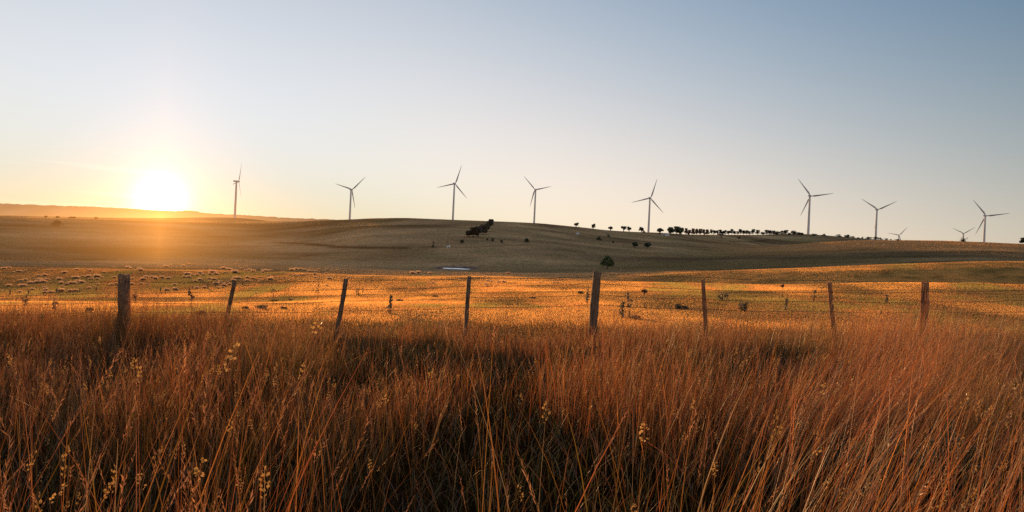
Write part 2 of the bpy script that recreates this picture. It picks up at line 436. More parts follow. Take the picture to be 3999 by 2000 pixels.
# far range
def build_range():
    D = 8000.0
    prof = [(-3000, 700), (-1500, 740), (-600, 775), (0, 794), (185, 802), (326, 806), (462, 812), (543, 817), (609, 822), (680, 824), (753, 823), (804, 832), (900, 838), (1000, 843), (1136, 851), (1234, 855), (1320, 859), (1500, 876), (2000, 930), (4000, 1080)]
    us, es = zip(*[ray(a, b) for a, b in prof])
    u = np.linspace(-1.7, 0.75, 900)
    top = pchip(us, es, u) * D
    top = top + 7 * (vnoise(u * 220, u * 0, 5) - .5) + 5 * (vnoise(u * 610, u * 0, 6) - .5)
    rows = []
    for f, dy in ((0.0, -900), (0.35, -600), (0.7, -300), (0.92, -90), (1.0, 0), (0.9, 250), (0.0, 1500)):
        y = D + dy + 160 * (vnoise(u * 25, u * 0 + f * 3, 8) - .5) * (0 if f == 1.0 else 1)
        z = top * f - 40 * (1 - f)
        rows.append(np.stack([u * D * (1 + dy / D * .6), y, z], 1))
    V = np.array(rows); idx = np.arange(V.shape[0] * V.shape[1]).reshape(V.shape[:2])
    q = np.stack([idx[:-1, :-1], idx[:-1, 1:], idx[1:, 1:], idx[1:, :-1]], -1).reshape(-1, 4)
    tag(link('mountain_range', np_mesh('mountain_range', V.reshape(-1, 3), q, smooth=True), M_range), kind='structure')
build_range()

# emission stands for sunlit haze before the range and lens flare over the slope
def build_haze():
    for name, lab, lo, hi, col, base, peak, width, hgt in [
        ('haze', 'glowing volume for the warm evening haze in front of the far range', (-9000, 1900, -80), (5000, 8950, 620), (1.0, 0.47, 0.155), 0.66e-4, 1.2e-4, 0.09, 330.0),
        ('flare_glow', 'added glow in place of lens flare low over the slope below the sun', (-900, 112, -12), (900, 1500, 110), (1.0, 0.36, 0.055), 0.04e-4, 27e-4, 0.088, 22.0)]:
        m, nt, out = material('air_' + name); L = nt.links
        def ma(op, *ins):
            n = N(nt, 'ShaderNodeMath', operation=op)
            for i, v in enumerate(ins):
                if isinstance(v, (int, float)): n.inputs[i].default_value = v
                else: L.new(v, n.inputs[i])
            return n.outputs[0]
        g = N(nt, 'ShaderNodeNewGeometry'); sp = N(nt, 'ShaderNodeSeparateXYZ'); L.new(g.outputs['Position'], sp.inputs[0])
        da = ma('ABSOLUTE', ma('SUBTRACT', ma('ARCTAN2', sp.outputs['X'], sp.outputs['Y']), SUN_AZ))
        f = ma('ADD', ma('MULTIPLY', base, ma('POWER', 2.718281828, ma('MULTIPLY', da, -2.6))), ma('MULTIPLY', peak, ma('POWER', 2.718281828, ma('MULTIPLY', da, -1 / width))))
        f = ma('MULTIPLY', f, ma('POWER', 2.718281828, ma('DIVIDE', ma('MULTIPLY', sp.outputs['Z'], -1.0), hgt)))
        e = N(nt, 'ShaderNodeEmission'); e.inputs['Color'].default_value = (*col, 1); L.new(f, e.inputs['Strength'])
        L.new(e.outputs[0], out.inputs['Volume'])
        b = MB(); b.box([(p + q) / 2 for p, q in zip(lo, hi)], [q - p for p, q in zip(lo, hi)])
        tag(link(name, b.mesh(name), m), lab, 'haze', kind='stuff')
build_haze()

# ------------------------------------------------------------------ wind turbines
def turbine_blade_mesh(Rb):
    n = 14
    st = [(0.02, 1.05, 1.05), (0.06, 1.05, 1.0), (0.14, 1.9, 0.7), (0.22, 2.15, 0.5), (0.4, 1.7, 0.34), (0.6, 1.25, 0.22), (0.8, 0.85, 0.13), (0.95, 0.45, 0.06), (1.0, 0.12, 0.02)]
    V = []
    for f, ch, th in st:
        z = f * Rb
        tw = R(14) * (1 - f)
        for k in range(n):
            a = 2 * math.pi * k / n
            x = math.cos(a) * ch * .74 + (ch * .25 if f > .1 else 0); y = math.sin(a) * th * .62 * (1.0 if math.cos(a) < .3 else .55)
            V.append((x * math.cos(tw) - y * math.sin(tw), x * math.sin(tw) + y * math.cos(tw) - 0.02 * Rb * f * f, z))
    q = [(i * n + k, i * n + (k + 1) % n, (i + 1) * n + (k + 1) % n, (i + 1) * n + k) for i in range(len(st) - 1) for k in range(n)]
    return np_mesh('blade', V, q, smooth=True)

def smooth_tube(pts, radii, n, name):
    b = MB(); b.tube(pts, radii, n); return b.mesh(name, smooth=True)

BL = turbine_blade_mesh(45.0)
def tower_mesh(H):
    zs = np.linspace(-6, H, 12)
    return smooth_tube([(0, 0, z) for z in zs], [2.6 - 0.85 * max(z, 0) / H for z in zs], 28, 'tower')
bm = bmesh.new()
bmesh.ops.create_cube(bm, size=1.0)
for v in bm.verts:
    v.co = Vector((v.co.x * 3.6, v.co.y * 10.5, v.co.z * 3.7))
    if v.co.y < 0: v.co.z *= 0.86; v.co.x *= .85
bmesh.ops.bevel(bm, geom=list(bm.edges), offset=0.45, segments=3, affect='EDGES')
NAC = bpy.data.meshes.new('nacelle'); bm.to_mesh(NAC); bm.free()
HUB = smooth_tube([(0, -1.7, 0), (0, 0.2, 0), (0, 1.2, 0), (0, 2.2, 0), (0, 2.8, 0), (0, 3.05, 0)], [1.55, 1.75, 1.7, 1.25, .65, .08], 20, 'hub')
BASE = smooth_tube([(0, 0, -6), (0, 0, .25), (0, 0, .55)], [4.2, 4.2, 3.4], 24, 'foundation')
M_conc = noisy_solid('concrete', (0.28, 0.27, 0.25), (0.4, 0.38, 0.36), scale=1, rough=.9)

def turbine(px, py, Y, base_py, yaw, phase, label):
    """hub at this point of the view; yaw turns the rotor axis right of the line of sight"""
    hubp = at(px, py, Y)
    gz = float(ground_z(hubp.x, hubp.y))
    H = min(max(hubp.z - gz + .3, 78.0), 128.0)
    az = math.atan2(hubp.x, hubp.y)            # line of sight
    ax = az + yaw                              # compass direction of the rotor axis
    axis = Vector((math.sin(ax), math.cos(ax), 0))
    tower = Vector((hubp.x, hubp.y, hubp.z)) - axis * 4.4
    o = empty('wind_turbine', (tower.x, tower.y, hubp.z - H), -ax)
    tag(o, label, 'wind turbine', 'wind turbines standing along the ridge')
    link('tower', tower_mesh(H - 1.6), M_white, o)
    link('nacelle', NAC, M_white, o, (0, -1.6, H))
    h = link('hub', HUB, M_white, o, (0, 4.4, H))
    for k in range(3):
        b = link('blade', BL, M_blade, h, (0, 0.5, 0))
        b.rotation_euler = (0, phase + k * 2 * math.pi / 3, 0)
    return o

def ang(dx, dy):                               # picture direction of a blade, clockwise from up, as seen from behind
    return math.atan2(dx, -dy) - ROLL
TURB = [
    (932, 709, 1535, 856, 74, R(24), 'white wind turbine seen edge-on, nearest to the setting sun'),
    (1375, 741, 1578, None, 27, ang(100 / .9, -95), 'white wind turbine standing on the left shoulder of the rounded hill, second from the sun'),
    (1778, 718, 1558, 861, 20, ang(50, -135), 'white wind turbine on the hilltop just left of the dark tree belt'),
    (2090, 741, 1690, 874, -20, ang(-87, -95), 'white wind turbine on the hill just right of the dark tree belt'),
    (2541, 774, 1518, 910, 16, ang(47, -133), 'white wind turbine between the scattered ridge trees and the big green trees'),
    (3166, 766, 1400, 922, 17, R(-36), 'largest looking white wind turbine, right of the long skyline tree row'),
    (3428, 819, 1578, None, 20, ang(124, -50), 'white wind turbine rising behind the low dark bushes on the ridge'),
    (3512, 919, 2727, None, 20, ang(50, -51), 'small distant wind turbine mostly sunk behind the ridge bushes'),
    (3764, 912, 2600, None, 20, ang(-77, -45), 'small distant wind turbine directly behind the bare spreading tree'),
    (3851, 843, 1500, None, 18, R(-36), 'tall white wind turbine just right of the bare spreading tree'),
]
for (px, py, Y, b, yaw, ph, lab) in TURB:
    turbine(px, py, Y, b, R(yaw), ph, lab)

# ------------------------------------------------------------------ wire fence
def wobble_tube(mb, p0, p1, r0, r1, n, seed, rings=14, chip=True, amt=.16):
    rg = np.random.default_rng(seed)
    prof = 1 + amt * rg.normal(size=n)
    pts, rad = [], []
    bend = rg.normal(size=2) * .012
    for i in range(rings):
        f = i / (rings - 1)
        p = Vector(p0).lerp(Vector(p1), f)
        s = math.sin(math.pi * f)
        pts.append((p.x + bend[0] * s, p.y + bend[1] * s, p.z)); rad.append(r0 * (1 - f) + r1 * f)
    jit = 1 + .05 * rg.normal(size=(rings, n))
    start = mb.n
    mb.tube(pts, rad, n, squash=lambda k, i: prof[k] * jit[i, k])
    if chip:                                      # broken, uneven top
        V = mb.v[-1]
        for k in range(n):
            V[(rings - 1) * n + k, 2] += rg.normal() * min(r1 * .4, .018)

def fence_ground(px):
    u = ray(px, 1250)[0]
    return Vector((u * FENCE_Y, FENCE_Y, float(ground_z(u * FENCE_Y, FENCE_Y))))

POSTS = [  # top pixel, pixel the stem passes lower down, half thickness, material, label
    (-380, 1088, -390, 1280, .042, M_wood, None),
    (485, 1075, 484, 1290, .105, M_wood, 'thick squared strainer post, dark against the sunset'),
    (917, 1099, 868, 1330, .040, M_wood, 'slim grey post leaning to the right'),
    (1352, 1090, 1322, 1245, .038, M_wood, 'slim post leaning steeply to the right'),
    (1833, 1083, 1820, 1290, .036, M_wood, 'slim dark upright post'),
    (2332, 1063, 2316, 1290, .076, M_wood, 'thick weathered post with pale left edge'),
    (2746, 1096, 2757, 1290, .042, M_wood_sunlit, 'reddish sunlit post with split top'),
    (3240, 1105, 3259, 1290, .046, M_wood_sunlit, 'reddish sunlit post leaning left'),
    (3616, 1104, 3610, 1290, .052, M_wood_sunlit, 'reddish sunlit post with a split pale face'),
    (4110, 1106, 4100, 1290, .044, M_wood_sunlit, None),
    (4560, 1112, 4565, 1290, .044, M_wood_sunlit, None),
]
def build_fence():
    o = empty('wire_fence', (0, FENCE_Y, float(ground_z(0, FENCE_Y))))
    tag(o, 'old post and barbed wire fence running across behind the tall foreground grass', 'fence')
    O = o.location
    for i, (x0, y0, x1, y1, r, mat, lab) in enumerate(POSTS):
        a, b = at(x0, y0, FENCE_Y), at(x1, y1, FENCE_Y)
        gz = float(ground_z(b.x, FENCE_Y)) - .25
        t = (a.z - gz) / (a.z - b.z); foot = a + (b - a) * t
        mb = MB()
        wobble_tube(mb, foot - O, a - O, r * 1.1, r, 12 if r > .06 else 9, 40 + i, amt=.07 if r > .06 else .14)
        if i == 8:
            wobble_tube(mb, foot - O + Vector((-.075, .01, 0)), a - O + Vector((-.05, .01, -.0)), .028, .022, 7, 90)
        p = link('post', mb.mesh('post'), mat, o)
        if lab: p['label'] = lab
    xs_all = [-380, 485, 917, 1350, 1832, 2330, 2745, 3240, 3613, 4110, 4560]
    wires = [
        [1104, 1100, 1098, 1094, 1087, 1080, None, None, None, None, None],
        [1160, 1143, 1135, 1130, 1117, 1106, 1131, 1140, 1140, 1126, 1125],
        [1197, 1180, 1183, 1176, 1162, 1150, 1168, 1177, 1179, 1168, 1168],
        [1232, 1217, 1218, 1214, 1200, 1190, 1207, 1217, 1218, 1214, 1214],
        [None, None, None, None, None, 1067, 1083, 1095, 1100, 1106, 1110],
    ]
    rg = np.random.default_rng(3)
    for wi, W in enumerate(wires):
        mb = MB()
        P = [at(x, y, FENCE_Y - .06) - O for x, y in zip(xs_all, W) if y is not None]
        path = []
        for a, b in zip(P[:-1], P[1:]):
            n = 12
            for k in range(n):
                f = k / n
                p = a.lerp(b, f); p.z -= 0.022 * 4 * f * (1 - f) + rg.normal() * .0025
                path.append(p)
        path.append(P[-1])
        mb.tube(path, .0038, 5)
        d = 0.0
        for a, b in zip(path[:-1], path[1:]):     # barbs every 12 cm or so
            n = max(1, int((b - a).length / .125))
            for k in range(n):
                c = a.lerp(b, (k + .5) / n)
                s = rg.uniform(.011, .02); t = rg.uniform(0, 6.28)
                w = Vector((rg.normal() * .3, math.cos(t), math.sin(t))).normalized() * s
                mb.tube([c - w, c + w], .0028, 4)
                mb.tube([c - Vector((.011, 0, 0)), c + Vector((.011, 0, 0))], .0055, 5)
        link('wire', mb.mesh('wire'), M_wire, o)
build_fence()

def build_far_fence():
    spots = [(-180, 1160, 22), (39, 1152, 16), (111, 1149, 12), (222, 1141, 14), (312, 1139, 9), (377, 1133, 12), (628, 1136, 14), (690, 1134, 9), (752, 1128, 10), (812, 1127, 22), (842, 1123, 12), (948, 1114, 13), (1035, 1098, 9), (1109, 1092, 11), (1152, 1083, 9), (1188, 1079, 9), (1257, 1072, 9), (1310, 1064, 8), (1344, 1060, 8), (1400, 1052, 7)]
    pts = [hit(a, b, 30, 200) for a, b, _ in spots]
    o = empty('paddock_fence', pts[3])
    tag(o, 'low distant fence of short posts running through the pale tussocks', 'fence')
    O = o.location
    tops = []
    for i, ((px, py, h), p) in enumerate(zip(spots, pts)):
        hh = h * p.y / F
        mb = MB(); wobble_tube(mb, p - O - Vector((0, 0, .2)), p - O + Vector((0.01, 0, hh)), .055, .045, 7, 200 + i, rings=6)
        link('post', mb.mesh('post'), M_wood, o); tops.append(p - O + Vector((0, -.05, hh)))
    for dz in (.08, .3):
        mb = MB(); mb.tube([t - Vector((0, 0, dz)) for t in tops], .006, 4)
        link('wire', mb.mesh('wire'), M_wire, o)
build_far_fence()

# ------------------------------------------------------------------ trees
def clump_points(rg, c, r, n, shell=.55):
    d = rg.normal(size=(n, 3)); d /= np.linalg.norm(d, axis=1)[:, None]
    rad = (shell + (1 - shell) * rg.random(n) ** .5)[:, None]
    return np.asarray(c) + d * rad * np.asarray(r)

def tree_meshes(kind, seed):
    """unit tree: 1 tall; returns trunk mesh and crown mesh"""
    rg = np.random.default_rng(seed)
    tr, cr = MB(), MB()
    if kind == 'pine':            # clear stems, squarish dark head
        top = .9
        tr.tube([(0, 0, -.08), (.01, 0, .3), (.02, .01, .6), (.01, 0, top)], [.034, .027, .02, .008], 7)
        for _ in range(11):
            a = rg.uniform(0, 6.28); rr = rg.uniform(.04, .24); z = rg.uniform(.34, .86)
            c = (rr * math.cos(a), rr * math.sin(a), z)
            tr.tube([(0.01, 0, max(.2, z - .16)), c], [.012, .005], 5)
            cr.leaves(clump_points(rg, c, (.14, .14, .11), 60), .062, rg)
        cr.leaves(clump_points(rg, (0, 0, .74), (.27, .27, .23), 170, .2), .06, rg)
    elif kind == 'gum':           # forked, broad-headed with gaps
        for k in range(6):
            a = k * 1.05 + rg.uniform(-.4, .4); s = rg.uniform(.12, .36)
            z = rg.uniform(.40, .80)
            p = [(0, 0, -.06 if k == 0 else .02), (.03 * math.cos(a), .03 * math.sin(a), .24), (s * .6 * math.cos(a), s * .6 * math.sin(a), z * .72), (s * math.cos(a), s * math.sin(a), z)]
            tr.tube(p, [.055, .04, .026, .01], 6)
            for _ in range(3):
                c = (p[-1][0] + rg.normal() * .07, p[-1][1] + rg.normal() * .07, p[-1][2] + rg.uniform(-.10, .12))
                tr.tube([p[2], c], [.016, .006], 5)
                cr.leaves(clump_points(rg, c, (.15, .15, .12), 70), .07, rg)
        for _ in range(5):
            c = (rg.normal() * .13, rg.normal() * .13, rg.uniform(.62, .9))
            cr.leaves(clump_points(rg, c, (.17, .17, .11), 70), .07, rg)
    elif kind == 'round':         # dense paddock tree on a short stem
        tr.tube([(0, 0, -.08), (.01, .01, .15), (0, .01, .34), (.02, 0, .6)], [.05, .038, .03, .012], 7)
        for _ in range(15):
            a = rg.uniform(0, 6.28); z = rg.uniform(.24, .86)
            rr = .36 * math.sqrt(max(0.05, 1 - ((z - .5) / .5) ** 2)) * rg.uniform(.35, 1)
            c = (rr * math.cos(a), rr * math.sin(a), z)
            tr.tube([(0, 0, .2 + .3 * z), c], [.013, .004], 5)
            cr.leaves(clump_points(rg, c, (.17, .17, .13), 95), .068, rg)
        cr.leaves(clump_points(rg, (0, 0, .55), (.35, .35, .33), 330, .2), .068, rg)
    elif kind == 'cone':          # small tree, wide low skirt and pointed head
        tr.tube([(0, 0, -.06), (.01, .01, .2), (0, 0, .5), (0, 0, .9)], [.045, .036, .022, .006], 7)
        for z, rr, n in ((.33, .43, 11), (.45, .45, 11), (.57, .41, 9), (.69, .33, 7), (.80, .22, 5), (.89, .10, 3)):
            for k in range(n):
                a = 6.283 * k / n + rg.uniform(-.3, .3); q = rr * rg.uniform(.72, 1.08)
                c = (q * math.cos(a), q * math.sin(a), z + rg.uniform(-.05, .05))
                tr.tube([(0, 0, z * .8), c], [.012, .004], 5)
                cr.leaves(clump_points(rg, c, (.115, .115, .085), 60), .05, rg)
            cr.leaves(clump_points(rg, (0, 0, z), (rr * .8, rr * .8, .1), 60, .1), .05, rg)
    elif kind == 'bush':          # dome to the ground
        for k in range(5):
            a = rg.uniform(0, 6.28); s = rg.uniform(.2, .5)
            tr.tube([(0, 0, -.1), (s * .5 * math.cos(a), s * .5 * math.sin(a), .35), (s * math.cos(a), s * math.sin(a), .7)], [.05, .03, .01], 5)
        for _ in range(14):
            a = rg.uniform(0, 6.28); rr = rg.uniform(0, .62); z = rg.uniform(.16, .82) * (1 - .35 * rr)
            cr.leaves(clump_points(rg, (rr * math.cos(a), rr * math.sin(a), z), (.26, .26, .17), 60), .085, rg)
    elif kind == 'shrub':         # flat spreading scrub, several stems
        for k in range(6):
            a = rg.uniform(0, 6.28); s = rg.uniform(.3, .9)
            tr.tube([(0, 0, -.1), (s * .4 * math.cos(a), s * .4 * math.sin(a), .4), (s * math.cos(a), s * math.sin(a), .75)], [.045, .03, .01], 5)
            cr.leaves(clump_points(rg, (s * math.cos(a), s * math.sin(a), .72), (.34, .34, .2), 80), .085, rg)
        cr.leaves(clump_points(rg, (0, 0, .72), (.6, .6, .22), 170), .085, rg)
    elif kind in ('bare', 'barethin'):
        def grow(p, d, r, L, depth):
            q = [p]
            for i in range(3):
                d = (d + Vector(rg.normal(size=3)) * .16).normalized(); q.append(q[-1] + d * L / 3)
            tr.tube(q, [r, r * .85, r * .7, r * .5], 5 if depth else 7)
            if depth < 4:
                for _ in range(3 if depth < 3 else 2):
                    nd = (d * .75 + Vector(rg.normal(size=3)) * (.62 if kind == 'bare' else .35) + Vector((0, 0, .12))).normalized()
                    grow(q[rg.integers(2, 4)], nd, r * .55, L * rg.uniform(.55, .8), depth + 1)
        grow(Vector((0, 0, -.06)), Vector((0.02, 0, 1)), .038 if kind == 'bare' else .03, .36 if kind == 'bare' else .5, 0)
        if kind == 'bare':
            grow(Vector((.02, 0, .1)), Vector((.5, .1, .75)).normalized(), .028, .3, 1)
            grow(Vector((-.02, 0, .1)), Vector((-.55, -.1, .7)).normalized(), .026, .3, 1)
        cr = None
    return tr.mesh('trunk'), (cr.mesh('crown') if cr is not None else None)

_TREES = {}
def tree(name, label, cat, loc, h, w, kind, leaf, seed=0, group=None, bark=None):
    key = (kind, seed % 4, leaf.name if leaf else '')
    if key not in _TREES:
        tm, cm = tree_meshes(kind, 1000 + seed % 4 * 17 + len(kind))
        tm.materials.append(bark or M_bark)
        if cm: cm.materials.append(leaf)
        _TREES[key] = (tm, cm)
    tm, cm = _TREES[key]
    o = empty(name, loc, (seed * 2.399) % 6.283)
    ref = {'pine': .62, 'gum': .85, 'round': .95, 'cone': 1.0, 'bush': 1.65, 'shrub': 2.2, 'bare': 1.35, 'barethin': .6}[kind]
    o.scale = (w / ref, w / ref, h)
    tag(o, label, cat, group)
    link('trunk', tm, None, o)
    if cm: link('crown', cm, None, o)
    return o

def plant(px, py, hpx, wpx, kind, leaf, name, label, cat, group=None, seed=0, lo=60, hi=1400, bark=None, sink=0.0, Y=None):
    if Y is None:
        p = hit(px, py, lo, hi)
    else:
        u = ray(px, py)[0]; p = Vector((u * Y, Y, float(ground_z(u * Y, Y))))
    s = p.y / F
    p.z -= sink * hpx * s
    return tree(name, label, cat, p, hpx * s, wpx * s, kind, leaf, seed, group, bark)

ORD = ['first', 'second', 'third', 'fourth', 'fifth', 'sixth', 'seventh', 'eighth', 'ninth', 'tenth', 'eleventh', 'twelfth', 'thirteenth', 'fourteenth', 'fifteenth', 'sixteenth', 'seventeenth', 'eighteenth', 'nineteenth', 'twentieth', 'twenty-first', 'twenty-second', 'twenty-third', 'twenty-fourth', 'twenty-fifth', 'twenty-sixth', 'twenty-seventh', 'twenty-eighth', 'twenty-ninth', 'thirtieth']

# scattered trees along the skyline
G = 'scattered umbrella trees on the ridge'
for i, (px, py, h, w, lab) in enumerate([
    (2250, 888, 19, 21, 'leaning umbrella-topped tree on the skyline above the small white shed'),
    (2317, 896, 22, 19, 'single slim skyline tree on the ridge right of the white shed'),
    (2385, 902, 18, 19, 'small ragged skyline tree standing alone halfway to the paired trees'),
    (2436, 904, 22, 24, 'left one of two skyline trees with touching crowns'),
    (2457, 905, 20, 20, 'right one of two skyline trees with touching crowns'),
    (2506, 908, 21, 24, 'skyline tree with a bush at its foot, left of a turbine tower'),
    (2577, 914, 23, 27, 'open airy skyline tree between a turbine tower and the big green trees')]):
    plant(px, py, h, w, 'gum', M_gum, 'ridge_tree', lab, 'tree', G, i, 350, 900)
plant(2517, 909, 9, 15, 'bush', M_darkgreen, 'round_bush', 'low dark bush at the foot of the skyline tree left of a turbine tower', 'bush', None, 1, 350, 900)
plant(2262, 889, 4, 7, 'bush', M_darkgreen, 'round_bush', 'tiny dark bush beside the leaning umbrella-topped skyline tree', 'bush', None, 2, 350, 900)
# green group
for i, (px, py, h, w, lab) in enumerate([
    (2619, 918, 33, 34, 'big round green tree at the left of the green skyline group'),
    (2643, 918, 36, 34, 'tallest big green tree in the middle of the green skyline group'),
    (2661, 919, 32, 26, 'green tree at the right of the green skyline group')]):
    plant(px, py, h, w, 'round', M_green, 'leafy_tree', lab, 'tree', 'big green trees on the ridge', i, 350, 900)
# brown dense row
for i, (px, h, w) in enumerate([(2679, 31, 15), (2692, 24, 18), (2706, 29, 20), (2720, 28, 18), (2735, 28, 20), (2748, 26, 16), (2762, 25, 20)]):
    plant(px, 920, h, w, 'round', M_brownleaf, 'dense_tree', f'{ORD[i]} tree from the left in the dense brownish row right of the green trees', 'tree', 'dense brownish row of ridge trees', i + 1, 350, 1000)
# long pine row
row = [(2778, 17, 11), (2788, 21, 18), (2801, 19, 12), (2812, 18, 14), (2823, 17, 13), (2833, 18, 12), (2846, 20, 14), (2858, 19, 14), (2869, 18, 13), (2881, 18, 13), (2891, 20, 12), (2903, 20, 15), (2916, 20, 11), (2927, 18, 12), (2941, 21, 15), (2960, 20, 17), (2980, 19, 15), (2993, 18, 13), (3005, 21, 16), (3020, 20, 14), (3034, 19, 19), (3054, 18, 12), (3068, 19, 16), (3083, 16, 12), (3101, 18, 18), (3117, 13, 11), (3128, 14, 16)]
for i, (px, h, w) in enumerate(row):
    py = 917 + (px - 2780) * .012
    jit = 1 + .3 * math.sin(i * 12.9898 + 1.3) * math.cos(i * 4.1)
    plant(px, py, h * 1.1 * jit, w * (1.15 + .35 * ((i * 29) % 7) / 7), 'pine', M_pine, 'skyline_pine', f'{ORD[i]} dark pine from the left in the long skyline row', 'tree', 'long row of dark pines on the skyline', i, 600, 1150, sink=.03)
# low bushes to the right
for i, (px, py, h, w, lab) in enumerate([
    (3178, 922, 11, 34, 'low spreading bush just right of the largest turbine tower'),
    (3220, 923, 11, 24, 'small domed skyline bush standing alone right of the largest turbine'),
    (3277, 927, 13, 30, 'domed dark bush at the left end of the ridge bush line'),
    (3313, 929, 15, 32, 'largest domed bush on the ridge bush line'),
    (3332, 930, 9, 18, 'small bush touching the right side of the largest domed bush'),
    (3351, 932, 6, 18, 'very low bush in the gap of the ridge bush line'),
    (3368, 932, 8, 12, 'narrow small bush between a very low bush and a wide one'),
    (3390, 934, 11, 28, 'wide bush on the ridge line left of a turbine tower'),
    (3418, 935, 12, 28, 'dark bush hiding the foot of a turbine tower'),
    (3438, 936, 9, 24, 'bush just right of the turbine tower with hidden foot'),
    (3462, 937, 8, 20, 'low bush second from the right end of the ridge bush line'),
    (3480, 938, 6, 10, 'tiny round bush near the right end of the ridge bush line'),
    (3508, 939, 6, 30, 'flat bush below the small distant turbine left of the bare tree')]):
    plant(px, py, h, w, 'bush', M_pine, 'ridge_bush', lab, 'bush', 'dark bushes along the right ridge', i, 500, 1150)
plant(2820, 930, 19, 38, 'shrub', M_brownleaf, 'spreading_shrub', 'spreading brownish shrub on the slope below the pine row', 'shrub', None, 1, 300, 800)
plant(2887, 933, 10, 19, 'bush', M_brownleaf, 'low_shrub', 'small reddish shrub on the slope right of the spreading one', 'shrub', None, 2, 300, 800)
plant(3762, 944, 30, 46, 'bare', None, 'bare_tree', 'bare spreading tree on the right skyline in front of a small turbine', 'tree', None, 1, 350, 760, M_bark)
plant(3764, 945, 13, 22, 'bush', M_pine, 'undergrowth_bush', 'dark bush around the foot of the bare skyline tree', 'bush', None, 3, 350, 760)
plant(4003, 953, 27, 42, 'round', M_pine, 'dark_tree', 'dark tree cut by the right edge of the view', 'tree', None, 2, 350, 760)
# tree belt running up the hill
for i, (px, py, h, w) in enumerate([(1831, 927, 28, 32), (1848, 927, 42, 38), (1868, 927, 47, 40), (1886, 918, 42, 38), (1901, 905, 34, 30), (1911, 892, 31, 26), (1917, 880, 25, 24), (1920, 869, 13, 23)]):
    plant(px, py, h, w * 1.1, 'round', M_pine, 'belt_tree', f'{ORD[i]} tree, counted uphill from the left, of the dark belt climbing the hill', 'tree', 'dark tree belt climbing the hill', i, 200, 620)
# paddock trees on the slope
G = 'round trees dotted over the slope'
for (px, py, h, w, kind, leaf, lab) in [
    (1805, 954, 19, 22, 'round', M_darkgreen, 'round dark tree on the slope below the foot of the tree belt'),
    (1903, 941, 12, 10, 'round', M_darkgreen, 'smallest slim tree of three in a short line right of the belt'),
    (1924, 946, 17, 16, 'round', M_darkgreen, 'middle and tallest tree of three in a short line right of the belt'),
    (1958, 950, 13, 15, 'round', M_darkgreen, 'right-hand round tree of three in a short line right of the belt'),
    (2057, 950, 20, 19, 'cone', M_darkgreen, 'lone upright dark green tree on the open slope below the rounded hilltop'),
    (2341, 939, 18, 26, 'bush', M_darkgreen, 'dark domed tree on the upper slope, left of a smaller bush'),
    (2377, 926, 12, 19, 'bush', M_darkgreen, 'small bush highest on the slope right of the white shed'),
    (2394, 951, 12, 16, 'bush', M_brownleaf, 'small brownish bush lowest of three on the upper slope'),
    (2480, 968, 24, 32, 'round', M_darkgreen, 'left one of two big round trees side by side on the slope'),
    (2529, 969, 23, 36, 'round', M_darkgreen, 'right one of two big round trees side by side on the slope'),
    (2372, 1051, 52, 54, 'cone', M_bright, 'lone green paddock tree behind the thick weathered fence post'),
    (228, 884, 30, 56, 'bush', M_brownleaf, 'wide brownish tree on the left slope below the far range')]:
    plant(px, py, h, w, kind, leaf, 'paddock_tree', lab, 'tree', G, int(px) % 5, 120, 990)
# bare tree with a bush, thin dead trunk
plant(1694, 962, 34, 46, 'bare', None, 'bare_tree', 'reddish bare tree on the mid slope left of the pale tanks', 'tree', None, 2, 150, 990, M_bark_pale)
plant(1692, 968, 16, 14, 'bush', M_darkgreen, 'round_bush', 'small green bush at the foot of the reddish bare tree', 'bush', None, 3, 150, 990)
plant(1740, 960, 36, 12, 'barethin', None, 'dead_tree', 'thin dead upright tree between the reddish bare tree and the pale tanks', 'tree', None, 1, 150, 990, M_bark_pale)
# crowns that peep over the left ridge
for i, (px, w) in enumerate([(180, 16), (225, 18), (285, 30), (376, 18)]):
    u = ray(px, 850)[0]; Y = 760.0
    ridge = max(float(ground_z(u * y, y)) / y for y in np.linspace(400, 1000, 200))
    s = Y / F; topz = ridge * Y + 5.0 * s
    h = 5.5; b = topz - h
    tree('far_tree', ['leftmost', 'second from left', 'widest, third from left', 'rightmost'][i] + ' small tree crown peeping over the left ridge below the range', 'tree', (u * Y, Y, b), h, w * s, 'round', M_brownleaf, i, 'tree crowns behind the left ridge')

# ------------------------------------------------------------------ buildings and tanks
def shed():
    p = hit(2257, 917, 300, 560)
    o = empty('farm_shed', p, R(14)); o.scale = (13 * p.y / F / 4.6,) * 3; tag(o, 'small white shed on the upper slope below the leaning skyline tree', 'shed')
    b = MB(); b.box((0, 0, .9), (4.2, 2.6, 2.4)); link('wall', b.mesh('wall'), M_shedwall, o)
    b = MB()
    b.add([(-2.3, -1.5, 2.15), (2.3, -1.5, 2.15), (2.3, 1.5, 2.75), (-2.3, 1.5, 2.75), (-2.3, -1.5, 2.25), (2.3, -1.5, 2.25), (2.3, 1.5, 2.85), (-2.3, 1.5, 2.85)],
          [(0, 3, 2, 1), (4, 5, 6, 7), (0, 1, 5, 4), (1, 2, 6, 5), (2, 3, 7, 6), (3, 0, 4, 7)])
    link('roof', b.mesh('roof'), M_shedroof, o)
    b = MB(); b.box((1.1, -1.31, .85), (1.0, .05, 1.8)); link('door', b.mesh('door'), M_dark, o)
    b = MB(); b.box((-.9, -1.31, 1.2), (.9, .05, .7)); link('window', b.mesh('window'), M_dark, o)
shed()

